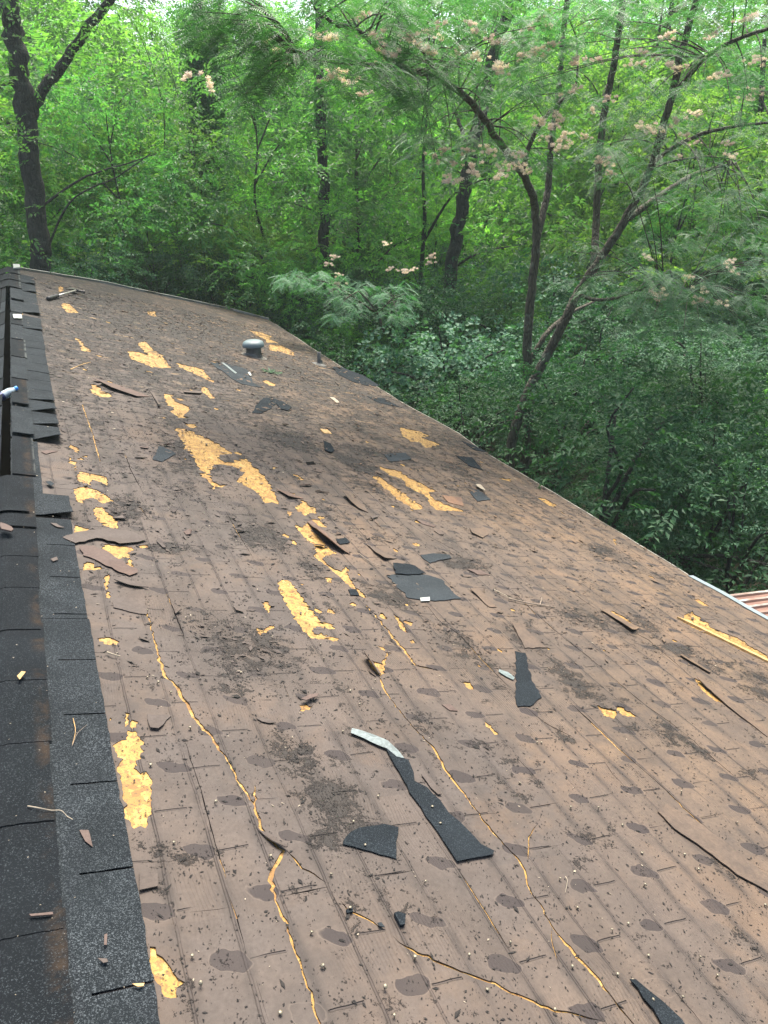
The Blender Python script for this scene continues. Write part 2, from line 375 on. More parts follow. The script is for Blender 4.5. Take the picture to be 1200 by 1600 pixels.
M_NAIL = plain('galvanised nail head', (0.20, 0.175, 0.125), 0.45, 0.5, 0.25, 300)
M_NAILSH = plain('nail shank', (0.22, 0.2, 0.17), 0.5, 0.7, 0.2, 100)
M_WALL = plain('painted siding', (0.45, 0.42, 0.36), 0.7, 0, 0.08, 3)
M_SOIL = plain('leaf litter ground', (0.055, 0.048, 0.030), 0.95, 0, 0.5, 1.5, 0.6, (0.025, 0.04, 0.015))
M_BARKD = bark_material('dark furrowed bark', (0.022, 0.020, 0.016), (0.045, 0.040, 0.031))
M_BARKM = bark_material('smooth grey brown bark', (0.060, 0.050, 0.034), (0.10, 0.086, 0.060), 0.35)

# ------------------------------------------------------------------ foliage geometry
def sprays(cen, dirs, length, npair, leaf, droop=0.25, wid=0.5, r=rng, fold=0.25, jitter=0.25):
    """leafy twigs: leaves set in two rows along each twig. returns V,F (one quad = one leaf)"""
    n = len(cen); dirs = dirs / (np.linalg.norm(dirs, axis=1)[:, None] + 1e-9)
    L = length * r.uniform(0.6, 1.25, n)
    side = np.cross(dirs, np.array([0, 0, 1.0]) + r.normal(0, 0.35, (n, 3))); side /= np.linalg.norm(side, axis=1)[:, None] + 1e-9
    up = np.cross(side, dirs)
    t = np.linspace(0.1, 1.0, npair)
    base = cen[:, None, :] + dirs[:, None, :] * (L[:, None] * t)[:, :, None] - np.array([0, 0, 1.0]) * (droop * L[:, None] * t ** 2)[:, :, None]
    Vs = []
    for sgn in (-1, 1):
        ld = side[:, None, :] * sgn * 0.8 + dirs[:, None, :] * 0.6 + r.normal(0, jitter, (n, npair, 3)) - np.array([0, 0, 0.25])
        ld /= np.linalg.norm(ld, axis=2)[:, :, None]
        s = (leaf * r.uniform(0.6, 1.3, (n, npair)))[:, :, None]
        nrm = up[:, None, :] + r.normal(0, jitter * 1.3, (n, npair, 3))
        ws = np.cross(ld, nrm); ws /= np.linalg.norm(ws, axis=2)[:, :, None] + 1e-9
        un = np.cross(ws, ld)
        p0 = base + ld * s * 0.1; p2 = p0 + ld * s - un * s * 0.12
        mid = p0 + ld * s * 0.45
        p1 = mid + ws * s * wid * 0.5 + un * s * fold * 0.3; p3 = mid - ws * s * wid * 0.5 + un * s * fold * 0.3
        Vs.append(np.stack([p0, p1, p2, p3], 2).reshape(-1, 3))
    V = np.concatenate(Vs); F = np.arange(len(V)).reshape(-1, 4)
    return V, F
def sph(n, r=rng):
    v = r.normal(size=(n, 3)); return v / np.linalg.norm(v, axis=1)[:, None]
def crown_arrays(lobes, per, length, npair, leaf, seed, droop=0.25, wid=0.5, flat=0.55, fill=0.35):
    """lobes: list of (x,y,z,rad) ; sprays sit mostly on the outer shell of each lobe"""
    r = np.random.default_rng(seed); C_, D_ = [], []
    for (x, y, z, rad) in lobes:
        k = max(4, int(per * rad * rad)); d = sph(k, r); d[:, 2] = d[:, 2] * 0.8 + 0.12
        rr = rad * r.uniform(fill, 1.0, k) ** 0.6
        p = d * rr[:, None]; p[:, 2] *= flat
        C_.append(p + (x, y, z)); o = d.copy(); o[:, 2] *= 0.5; D_.append(o + r.normal(0, 0.45, (k, 3)))
    return sprays(np.concatenate(C_), np.concatenate(D_), length, npair, leaf, droop, wid, r)
def lobes_in(H, rad, base, n, seed, lr=(0.9, 1.7), top=0.6):
    r = np.random.default_rng(seed); out = []
    for i in range(n):
        t = r.uniform(0, 1); z = base + (H - base) * t
        env = rad * (0.55 + 0.65 * math.sin(math.pi * min(1, t * 0.9 + 0.08))) * (1 - top * max(0, t - 0.6))
        a = r.uniform(0, 2 * math.pi); q = env * math.sqrt(r.uniform(0.1, 1))
        out.append((math.cos(a) * q, math.sin(a) * q, z, r.uniform(*lr)))
    return out
def tree_trunk(q, H, rad, lobes, seed, lean=0.3, m=0, nl=9):
    r = np.random.default_rng(seed); a = r.uniform(0, 6.28)
    pts = [(math.cos(a) * lean * (t ** 1.5) + r.normal(0, 0.06), math.sin(a) * lean * (t ** 1.5) + r.normal(0, 0.06), H * 0.88 * t) for t in np.linspace(0, 1, 7)]
    pts[0] = (0, 0, -0.3); P = smooth_path(pts, 3)
    q.tube(P, np.linspace(rad, rad * 0.2, len(P)) * (1 + 0.5 * np.exp(-np.arange(len(P)) / 1.2)), 10, m, 0.05, seed)
    for (x, y, z, lr) in sorted(lobes, key=lambda l: -l[3])[:nl]:
        tz = max(0.15, min(0.9, (z - 1.2) / (H * 0.88))); i = int(tz * (len(P) - 1)); s = P[i]
        e = np.array([x, y, z]); mid = (s + e) / 2 + np.array([0, 0, 0.35])
        B = smooth_path([s, mid, e], 4); rb = rad * (1 - tz) * 0.45 + 0.02
        q.tube(B, np.linspace(rb, 0.012, len(B)), 6, m, 0.04, seed + 1)

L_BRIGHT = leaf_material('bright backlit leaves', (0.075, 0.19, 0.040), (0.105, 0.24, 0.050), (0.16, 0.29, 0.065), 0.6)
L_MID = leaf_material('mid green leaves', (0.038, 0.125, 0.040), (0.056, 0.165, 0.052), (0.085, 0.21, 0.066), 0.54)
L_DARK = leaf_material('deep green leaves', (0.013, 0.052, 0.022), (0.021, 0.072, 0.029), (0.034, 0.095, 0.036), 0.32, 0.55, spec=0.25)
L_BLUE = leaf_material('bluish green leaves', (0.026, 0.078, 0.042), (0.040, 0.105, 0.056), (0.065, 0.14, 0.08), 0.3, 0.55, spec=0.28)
L_FERN = leaf_material('mimosa leaflets', (0.026, 0.095, 0.045), (0.038, 0.125, 0.058), (0.06, 0.16, 0.075), 0.42)
L_PINK = leaf_material('pink blossom threads', (0.56, 0.44, 0.38), (0.62, 0.54, 0.46), (0.64, 0.60, 0.52), 0.4, tcol=(1.0, 0.9, 0.85))

# ------------------------------------------------------------------ THE HOUSE ROOF
house = empty('house'); tag(house, 'house with stripped brown shingle roof slope and black ridge strips', 'house')
roof = empty('roof'); roof.parent = house; roof.matrix_world = ROOF

EAVE = [(4.93, -2.5), (4.93, 2.6)] + [vu(*p) for p in [(1200, 968), (1140, 934), (1075, 898), (970, 833), (867, 771), (758, 707), (717, 677), (633, 632), (583, 600), (533, 573), (500, 552), (467, 530), (430, 506)]]
EAVE = [EAVE[0]] + [p for p in EAVE[1:] if p[1] > -2.4]
EAVE[1] = (4.93, 2.7)
RAKE = [vu(*p) for p in [(420, 500), (355, 483), (250, 461), (150, 440), (60, 426), (32, 421)]]
OUT = EAVE + RAKE + [(VR, RAKE[-1][1]), (VR, -2.5)]
OUT_BROWN = EAVE + RAKE + [(-0.14, RAKE[-1][1]), (-0.14, -2.5)]

def pip(P, poly):
    x, y = P[:, 0], P[:, 1]; ins = np.zeros(len(P), bool); n = len(poly)
    for i in range(n):
        x1, y1 = poly[i]; x2, y2 = poly[(i + 1) % n]
        c = ((y1 > y) != (y2 > y)); 
        with np.errstate(divide='ignore', invalid='ignore'):
            ins ^= c & (x < (x2 - x1) * (y - y1) / ((y2 - y1) if y2 != y1 else 1e-12) + x1)
    return ins
def jag(poly, step=0.03, amp=0.006, seed=0):
    r = random.Random(seed); out = []; n = len(poly)
    for i in range(n):
        a, b = poly[i], poly[(i + 1) % n]; L = math.dist(a, b); k = max(1, int(L / step))
        nx, ny = (-(b[1] - a[1]) / (L + 1e-9), (b[0] - a[0]) / (L + 1e-9))
        for j in range(k):
            t = j / k; s = r.gauss(0, amp) + (r.gauss(0, amp * 1.6) if r.random() < 0.15 else 0)
            out.append((a[0] + (b[0] - a[0]) * t + nx * s, a[1] + (b[1] - a[1]) * t + ny * s))
    return out
def band(pts, wd, seed=0, step=0.03, taper=True):
    """a jagged ribbon polygon along a polyline in (v,u)"""
    r = random.Random(seed); P = [pts[0]]
    for a, b in zip(pts, pts[1:]):
        k = max(1, int(math.dist(a, b) / step))
        for j in range(1, k + 1):
            t = j / k; P.append((a[0] + (b[0] - a[0]) * t + r.gauss(0, wd * 0.35) * (j < k), a[1] + (b[1] - a[1]) * t + r.gauss(0, wd * 0.35) * (j < k)))
    n = len(P); Lf, Rt = [], []; ww = 1.0
    for i, p in enumerate(P):
        a = P[max(0, i - 1)]; b = P[min(n - 1, i + 1)]; L = math.dist(a, b) + 1e-9
        nx, ny = -(b[1] - a[1]) / L, (b[0] - a[0]) / L
        ww = min(1.6, max(0.6, ww + r.gauss(0, 0.28)))
        k = wd * 0.5 * ww
        if taper: k *= min(1, 0.12 + min(i, n - 1 - i) / 3.0)
        Lf.append((p[0] + nx * k, p[1] + ny * k)); Rt.append((p[0] - nx * k, p[1] - ny * k))
    return Lf + Rt[::-1]

# bare board: (zoom frame, outline)
BOARD = [
 (3, [(600,120),(640,120),(665,170),(668,215),(645,260),(633,292),(660,322),(690,310),(712,350),(718,410),(700,470),(705,530),(680,575),(625,585),(600,545),(585,500),(572,430),(575,370),(560,290),(535,210),(530,180),(560,175),(595,160)]),
 (3, [(700,1150),(720,1150),(760,1190),(800,1240),(830,1290),(828,1375),(770,1378),(755,1330),(720,1300),(700,1210)]),
 (3, [(585,40),(600,40),(598,100),(588,90)]), (3, [(620,70),(645,80),(640,105),(610,112)]),
 (6, [(100,635),(120,615),(155,618),(180,650),(290,800),(310,812),(365,828),(368,848),(330,845),(300,832),(262,850),(270,868),(330,880),(395,895),(385,908),(340,900),(300,895),(260,895),(225,860),(180,800),(105,665)]),
 (6, [(190,265),(230,250),(250,270),(280,280),(285,305),(250,300),(230,315),(205,290)]),
 (6, [(180,355),(215,370),(240,350),(265,328),(300,335),(322,360),(300,365),(275,358),(258,385),(285,400),(330,450),(370,490),(330,505),(310,520),(350,560),(400,580),(418,550),(435,570),(430,600),(465,650),(510,690),(515,705),(490,700),(430,640),(370,590),(320,545),(265,510),(285,490),(270,450),(235,425),(195,380)]),
 (6, [(548,130),(575,130),(620,165),(700,215),(780,275),(785,290),(745,292),(690,262),(640,215),(570,160)]),
 (6, [(585,92),(620,98),(680,110),(700,130),(740,150),(780,170),(860,210),(800,205),(830,235),(880,260),(940,280),(980,298),(900,295),(845,290),(815,260),(790,220),(740,200),(700,170),(670,140),(620,125)]),
 (0, [(273,668),(290,670),(310,678),(333,690),(353,702),(363,707),(345,710),(338,716),(352,722),(372,718),(384,716),(400,733),(413,743),(430,772),(436,787),(425,783),(415,785),(400,768),(388,762),(370,750),(383,737),(362,726),(335,726),(327,733),(330,750),(343,758),(358,758),(333,765),(322,750),(308,727),(290,700)]),
 (1, [(600,505),(650,510),(690,525),(640,470),(680,460),(720,500),(760,525),(805,585),(720,582),(660,560),(610,540)]),
 (1, [(825,560),(870,570),(950,590),(985,630),(1005,655),(950,630),(900,605),(850,585)]),
 (1, [(940,670),(975,680),(1005,730),(985,730),(950,695)]),
 (1, [(765,705),(800,710),(825,745),(870,760),(900,780),(870,800),(885,820),(840,820),(790,785),(820,780),(780,750)]),
 (1, [(425,665),(450,665),(480,690),(515,705),(510,722),(470,720),(430,700)]),
 (1, [(345,440),(375,450),(400,480),(430,512),(390,505),(370,465)]),
 (1, [(290,280),(325,285),(370,328),(320,325),(295,305)]), (1, [(270,205),(290,200),(300,220),(280,228)]),
 (1, [(355,1095),(375,1070),(430,1080),(500,1098),(505,1140),(460,1120),(430,1110),(425,1135),(375,1125)]),
 (1, [(325,1000),(340,1010),(362,1062),(350,1065)]), (1, [(330,935),(345,955),(370,960),(365,985),(340,970)]),
 (1, [(870,850),(910,848),(925,862),(890,864)]), (1, [(690,320),(730,318),(735,345),(700,342)]),
 (2, [(345,190),(400,180),(460,200),(510,230),(530,245),(480,260),(440,232),(400,240),(380,262),(355,240)]),
 (2, [(435,280),(480,275),(510,310),(555,335),(550,378),(500,370),(455,340)]),
 (2, [(350,362),(400,375),(445,380),(440,392),(380,400),(352,410)]),
 (2, [(475,470),(500,445),(550,455),(620,460),(630,485),(600,490),(615,520),(630,555),(590,555),(570,545),(605,535),(590,505),(550,520),(500,500)]),
 (2, [(385,555),(410,535),(435,545),(485,565),(440,572),(390,575)]), (2, [(650,455),(690,452),(695,462),(655,465)]),
 (2, [(485,600),(510,590),(515,620),(505,650),(520,710),(505,690),(490,640)]),
 (2, [(450,890),(500,880),(550,905),(548,920),(500,918)]),
 (7, [(125,235),(150,235),(205,265),(205,280),(170,272)]), (7, [(220,295),(262,315),(240,310)]),
 (7, [(850,705),(875,703),(925,738),(895,735)]), (7, [(470,425),(490,430),(482,440),(495,460),(480,450)]),
 (7, [(450,765),(480,768),(520,790),(595,850),(560,840),(500,795)]),
 (12, [(345,690),(420,690),(410,665),(500,632),(510,660),(570,690),(560,705),(640,735),(660,775),(880,860),(1000,920),(1010,945),(1190,1040),(1200,1110),(1000,1020),(700,870),(500,780)]),
 (6, [(520,990),(575,1008),(600,1015),(592,1000),(612,965),(600,958),(635,962),(612,985),(603,1012),(605,1050),(585,1072),(545,1040)]),
 (6, [(570,925),(600,935),(605,950),(585,945)]),
 (7, [(850,1080),(880,1090),(910,1130),(960,1165),(1010,1200),(960,1190),(905,1150)]),
 (5, [(480,10),(510,15),(590,62),(520,55)]), (5, [(395,5),(430,18),(500,30),(480,70),(430,55)]),
 (8, [(780,545),(850,560),(890,580),(860,583),(930,610),(880,625),(850,600),(820,600),(785,575)]),
 (8, [(215,182),(260,190),(300,205),(290,215),(240,205)]), (8, [(290,235),(340,240),(380,262),(385,280),(330,262),(290,258)]), (8, [(265,210),(300,218),(330,232),(280,228)]),
 (6, [(0,175),(40,190),(90,215),(110,260),(75,250),(45,255),(20,220),(0,205)]),
 (6, [(0,125),(20,140),(15,152),(0,150)]), (6, [(145,290),(170,295),(160,320)]), (6, [(25,725),(60,720),(70,750),(60,780)]),
 (6, [(0,840),(40,850),(90,825),(85,845),(20,880)]), (6, [(640,780),(665,800),(690,830),(710,872),(675,850)]), (6, [(960,1105),(1000,1100),(1020,1135),(985,1130)]),
 (6, [(200,628),(228,640),(215,642)]), (6, [(720,905),(745,900),(725,920)]),
 (4, [(1060,75),(1085,85),(1135,140),(1120,145)]), (4, [(205,5),(235,0),(270,5),(235,30),(210,30)]),
 (8, [(478,553),(505,550),(525,570),(490,568)]), (8, [(262,372),(285,370),(318,392),(292,392)]),
 (8, [(380,722),(405,725),(400,745)]), (8, [(295,690),(318,697),(310,706)]), (8, [(1145,735),(1200,740),(1190,750)]),
 (3, [(515,60),(528,65),(525,85)]),
]
CRACKS = [  # (width m, pieces [(zoom, points)])
 (0.0085, [(2,[(690,760),(715,870),(740,950),(775,1070),(815,1100),(870,1190)]), (3,[(930,90),(1000,165),(1070,270),(1120,370),(1195,485)]), (4,[(0,520),(30,600),(60,640),(130,690),(85,770),(65,830),(100,940),(160,1090),(200,1200),(230,1300),(265,1400),(298,1500)]), (0,[(512,1660),(540,1780)])]),
 (0.0045, [(4,[(140,690),(215,775),(270,800),(330,842)])]),
 (0.005, [(4,[(395,925),(430,970),(520,1010),(595,1058)])]),
 (0.005, [(4,[(640,1090),(700,1140),(780,1180),(860,1215),(960,1255),(1060,1290),(1120,1305),(1195,1352)]), (5,[(70,1378),(200,1435),(330,1460),(440,1490)])]),
 (0.0085, [(6,[(510,735),(560,795),(610,850),(650,900),(700,960),(745,1020),(800,1035),(855,1050)])]),
 (0.007, [(6,[(575,1075),(600,1130),(650,1198)]), (4,[(680,40),(740,115),(830,205),(870,270),(880,300),(1000,450),(1100,590),(1195,695)]), (5,[(30,730),(60,780),(85,870),(150,960),(185,1030),(230,1090),(290,1160),(370,1250),(430,1330),(510,1430),(570,1500)]), (0,[(1015,1640),(1090,1760)])]),
 (0.0035, [(5,[(185,1030),(190,1110),(228,1240)])]),
 (0.006, [(1,[(385,750),(430,880),(470,1030)])]),
 (0.0035, [(7,[(85,750),(190,840),(300,930),(450,1050),(620,1198)]), (5,[(90,60)])][:1]),
 (0.0035, [(5,[(620,0),(760,100),(850,170),(940,250),(1050,345)])]),
 (0.0025, [(5,[(120,560),(80,620),(75,740)])]),
 (0.004, [(2,[(560,455),(590,470),(620,465)])]),
 (0.005, [(1,[(480,200),(500,300)])][:0]),
 (0.004, [(6,[(640,780),(690,830),(712,870)])]),
 (0.005, [(4,[(5,500),(-10,430),(-5,380)])]),
 (0.004, [(4,[(0,372),(12,380),(10,390)])]),
 (0.004, [(7,[(0,665),(80,745),(120,790)])]),
]
GAPS = [
 (0.006, [(5,[(280,0),(400,110),(560,260),(700,385),(860,535),(935,605),(1010,680)])]),
 (0.007, [(7,[(430,770),(520,830),(590,875),(640,900),(740,985),(850,1085)])]),
 (0.007, [(5,[(1000,-5),(1100,65),(1200,140)])]),
 (0.004, [(5,[(0,235),(90,320),(155,405)])]), (0.005, [(5,[(75,20),(120,60),(170,95),(300,160)])]),
 (0.003, [(5,[(430,260),(470,330),(510,370),(550,415)])]), (0.005, [(5,[(720,1290),(800,1390),(890,1500)])]), (0.005, [(5,[(1110,395),(1200,465)])]),
 (0.003, [(5,[(615,410),(660,405),(715,402)])]), (0.003, [(5,[(860,535),(1000,512)])]),
 (0.004, [(1,[(585,985),(610,1060),(668,1170)])]), (0.004, [(2,[(780,670),(830,790),(870,900)])]), (0.003, [(2,[(1055,290),(1130,420),(1190,520)])]),
 (0.003, [(2,[(640,250),(690,330),(720,350)])]), (0.003, [(6,[(360,280),(420,345),(450,365)])]), (0.003, [(6,[(700,345),(800,410),(970,500)])]),
 (0.003, [(6,[(120,1075),(150,1150),(165,1200)])]), (0.003, [(6,[(640,1060),(740,1200)])]), (0.004, [(6,[(790,720),(860,810),(960,880),(1090,1020),(1200,1140)])]),
 (0.0035, [(3,[(860,150),(930,370),(1000,620),(1060,820)])]), (0.0035, [(3,[(1060,860),(1110,1000),(1150,1160)])]),
 (0.003, [(4,[(330,860),(400,970),(440,1060)])]), (0.003, [(4,[(940,760),(1060,940),(1200,1160)])]), (0.0025, [(4,[(0,1300),(60,1495)])]),
 (0.003, [(3,[(640,740),(790,735)])]), (0.003, [(3,[(890,975),(1080,950)])]), (0.004, [(4,[(140,900),(340,860)])]), (0.003, [(4,[(570,808),(745,775)])]),
 (0.003, [(5,[(90,685),(235,655)])]), (0.003, [(5,[(390,627),(512,600)])]), (0.003, [(5,[(100,475),(225,457)])]), (0.003, [(5,[(385,435),(490,418)])]),
 (0.0025, [(6,[(130,575),(330,600)])][:0]), (0.003, [(4,[(670,575),(800,555)])]), (0.003, [(4,[(970,525),(1140,507)])]),
 (0.0025, [(5,[(1100,745),(1200,790)])]), (0.0035, [(7,[(170,590),(330,710),(420,770)])]), (0.003, [(7,[(0,700),(60,740),(150,745)])][:0]),
]
def chain(pieces):
    P = []
    for z, pts in pieces: P += zp(z, pts)
    return P
DIRT = [  # (zoom,x,y, radius m along v, radius along u, strength)
 (2,1080,930,.16,.35,1),(2,1150,400,.12,.25,.9),(6,40,950,.16,.3,1),(6,60,420,.14,.35,.8),(6,250,570,.12,.2,.8),(6,620,700,.16,.2,.7),
 (4,180,230,.12,.2,.8),(4,340,430,.13,.12,1),(4,430,560,.10,.09,.9),(4,340,620,.12,.04,.9),(4,950,530,.06,.04,.8),(4,780,80,.08,.1,.7),(3,800,720,.05,.1,.8),(3,930,700,.08,.04,.8),(3,760,900,.05,.08,.6),
 (3,900,1400,.03,.1,.6),(6,700,640,.12,.15,.9),(6,950,900,.15,.3,.9),(6,980,540,.2,.15,1),(7,420,480,.22,.14,1),(7,320,790,.28,.18,1),(7,250,560,.2,.15,.5),(7,720,610,.12,.12,.8),(7,800,950,.22,.1,1),(7,620,830,.25,.15,.8),
 (7,280,1090,.1,.25,.9),(7,60,900,.12,.25,.8),(7,940,1020,.25,.1,.9),(7,1150,1080,.2,.1,.9),(7,1160,1150,.15,.08,.9),(5,750,150,.14,.12,.8),(5,880,220,.05,.08,1),(5,1120,330,.12,.06,.9),(5,250,150,.07,.1,.9),(5,1120,1130,.02,.12,.8),(5,560,120,.15,.1,.5),
 (1,700,620,.2,.3,.6),(1,850,420,.3,.8,.8),(1,420,300,.3,.9,.5),(1,600,390,.4,.8,.8),(1,980,380,.5,.8,.8),(1,850,980,.16,.4,.7),(1,880,1050,.2,.3,.6),(2,600,290,.14,.3,.9),(2,780,470,.18,.08,.9),(2,860,200,.2,.2,.6),(2,500,160,.1,.2,.5),
 (6,490,90,.2,.35,.9),(6,550,190,.15,.25,.8),(6,660,40,.2,.2,.9),(6,930,90,.25,.25,.7),(6,1050,210,.12,.15,.9),(6,330,300,.15,.3,.5),(6,600,430,.3,.3,.4),
 (8,60,140,.5,.9,.9),(8,250,110,.5,.9,.8),(8,150,200,.5,.8,.7),(8,350,170,.4,.8,.8),(8,420,350,.4,.6,.7),(8,330,470,.3,.4,.7),(8,100,290,.4,.6,.8),(8,600,420,.4,.5,.6),(8,370,590,.25,.4,.8),(8,700,650,.3,.3,.7),(8,240,270,.3,.4,.9),(8,520,330,.3,.5,.8),(8,230,930,.2,.2,.8),
 (0,150,470,.5,1.2,.6),(0,250,500,.6,1.2,.7),(0,130,540,.2,.8,.4),(0,330,520,.5,1,.7),(0,960,870,.3,.2,.6),(0,1000,960,.3,.2,.5)]
DC = np.array([(*vu(OFF[z][0] + x / OFF[z][2], OFF[z][1] + y / OFF[z][2]), a, b, s) for z, x, y, a, b, s in DIRT])
def dirt_at(P):
    P = np.asarray(P, float); d = np.full(len(P), 0.17)
    for v, u, a, b, s in DC: d = np.maximum(d, s * np.exp(-(((P[:, 0] - v) / a) ** 2 + ((P[:, 1] - u) / b) ** 2)))
    d += 0.24 * np.clip((P[:, 1] - 4) / 6, 0, 1)
    return np.clip(d, 0, 1)
def wave(P):
    v, u = P[:, 0], P[:, 1]
    return 0.004 * np.sin(v * 3.1 + 0.6) * np.sin(u * 1.7) + 0.0025 * np.sin(v * 9.3 + u * 2.2) + 0.002 * np.sin(u * 11 + v * 4)

holes = []
for i, (z, pts) in enumerate(BOARD):
    P = zp(z, pts); big = max(p[1] for p in P)
    holes.append(jag(P, 0.011 if big < 5 else 0.03, 0.0042 if big < 5 else 0.011, i))
for i, (wd, pc) in enumerate(CRACKS):
    if pc: holes.append(band(chain(pc), wd * 1.1, 50 + i, 0.016))
# small scattered nicks in the old layer, along the torn columns
rr = random.Random(5)
for k in range(110):
    c = rr.choice([(380, 430, 9, 12), (160, 520, 30, 60), (130, 790, 25, 90), (480, 800, 30, 40), (330, 700, 40, 60), (700, 780, 60, 60), (650, 680, 80, 50), (560, 540, 60, 30), (300, 560, 60, 60), (520, 900, 60, 60), (700, 960, 60, 60), (1000, 980, 80, 60), (250, 490, 90, 30)])
    x, y = c[0] + rr.gauss(0, c[2]), c[1] + rr.gauss(0, c[3])
    if y < 440 + (x * 0.2) or x < 110: continue
    v, u = vu(x, y)
    if not (0.1 < v < 4.6 and u < 15.3): continue
    s = rr.uniform(0.008, 0.022) * (1 + u * 0.12); a0 = rr.uniform(0, 3)
    holes.append([(v + s * rr.uniform(.4, 1.3) * math.cos(a0 + t), u + s * 1.3 * rr.uniform(.4, 1.3) * math.sin(a0 + t)) for t in np.linspace(0, 2 * math.pi, 9)[:-1]])
gaps = [band(chain(pc), wd, 200 + i) for i, (wd, pc) in enumerate(GAPS) if pc]

def cdt_sheet(name, outer, cut, grid, zf, m, thick, parent, extra=None):
    co, edges = [], []
    def loop(P):
        s = len(co); co.extend(Vector(p) for p in P); edges.extend((s + i, s + (i + 1) % len(P)) for i in range(len(P)))
    loop(outer)
    for c in cut: loop(c)
    co.extend(Vector(p) for p in grid)
    res = delaunay_2d_cdt(co, edges, [], 0, 1e-5)
    V = np.array([(p.x, p.y) for p in res[0]]); F = np.array([f for f in res[2] if len(f) == 3])
    Cn = V[F].mean(1); keep = pip(Cn, outer)
    for c in cut:
        a = np.array(c); lo, hi = a.min(0), a.max(0); idx = np.where(keep & (Cn[:, 0] > lo[0]) & (Cn[:, 0] < hi[0]) & (Cn[:, 1] > lo[1]) & (Cn[:, 1] < hi[1]))[0]
        if len(idx): keep[idx] = ~pip(Cn[idx], c)
    F = F[keep]
    used, inv = np.unique(F, return_inverse=True); V = V[used]; F = inv.reshape(-1, 3)
    a, b, c = V[F[:, 0]], V[F[:, 1]], V[F[:, 2]]
    ar = (b - a)[:, 0] * (c - a)[:, 1] - (b - a)[:, 1] * (c - a)[:, 0]
    F[ar < 0] = F[ar < 0][:, ::-1]
    me = np_mesh(name, np.column_stack([V, zf(V)]), F, m)
    d = me.attributes.new('dirt', 'FLOAT', 'POINT'); d.data.foreach_set('value', dirt_at(V).astype(np.float32))
    o = link(name, me, parent)
    s = o.modifiers.new('thick', 'SOLIDIFY'); s.thickness = thick; s.offset = -1
    return o
def grid_pts(outer, jit=0.3):
    P = []
    for (u0, u1, s) in ((-2.4, 0.6, 0.12), (0.6, 4.6, 0.045), (4.6, 9, 0.07), (9, 16.6, 0.12)):
        uu, vv = np.meshgrid(np.arange(u0, u1, s), np.arange(VR + 0.03, 5.1, s), indexing='ij')
        A = np.column_stack([vv.ravel(), uu.ravel()]); A += rng.uniform(-jit * s, jit * s, A.shape); P.append(A)
    P = np.concatenate(P); return P[pip(P, outer)]
gp = grid_pts(OUT_BROWN)
H_TOP = 0.0
layer = cdt_sheet('old_shingles', OUT_BROWN, holes + gaps, [tuple(p) for p in gp], lambda V: H_TOP + wave(V), M_BROWN, 0.003, roof)
tag(layer, 'torn weathered brown shingle layer with holes')
# black strips put below the narrow gaps to stand in for their shade
for gpoly in gaps:
    q = Q(); n = len(gpoly) // 2; Lf = np.array(gpoly[:n]); Rt = np.array(gpoly[n:][::-1]); c = (Lf + Rt) / 2
    Lf = c + (Lf - c) * 2.2; Rt = c + (Rt - c) * 2.2
    V = np.concatenate([np.column_stack([Lf, wave(Lf) - 0.0041]), np.column_stack([Rt, wave(Rt) - 0.0041])])
    q.add(V, [(i, i + 1, n + i + 1, n + i) for i in range(n - 1)]); q.build('gap_shade_strip', M_GAP, roof)
# strand board decking, a grid following the same sag 9 mm lower
us = np.linspace(-2.5, 16.7, 90); vs = np.linspace(VR + 0.10, 4.85, 26)
def eave_v(u):
    E_ = sorted(EAVE, key=lambda p: p[1]); return np.interp(u, [p[1] for p in E_], [p[0] for p in E_])
def rake_u(v):
    E_ = sorted(RAKE, key=lambda p: p[0]); return np.interp(v, [p[0] for p in E_], [p[1] for p in E_])
V = []
for i, u in enumerate(us):
    for j, v in enumerate(vs):
        vm = VR + 0.10 + (v - vs[0]) / (vs[-1] - vs[0]) * (eave_v(u) - 0.03 - VR - 0.10); um = min(u, rake_u(vm) - 0.03); V.append((vm, um))
V = np.array(V); nj = len(vs)
F = [(i * nj + j, i * nj + j + 1, (i + 1) * nj + j + 1, (i + 1) * nj + j) for i in range(len(us) - 1) for j in range(nj - 1)]
deck = link('roof_decking', np_mesh('roof_decking', np.column_stack([V, wave(V) - 0.0045]), F, M_OSB), roof)
sm = deck.modifiers.new('thick', 'SOLIDIFY'); sm.thickness = 0.016; sm.offset = -1

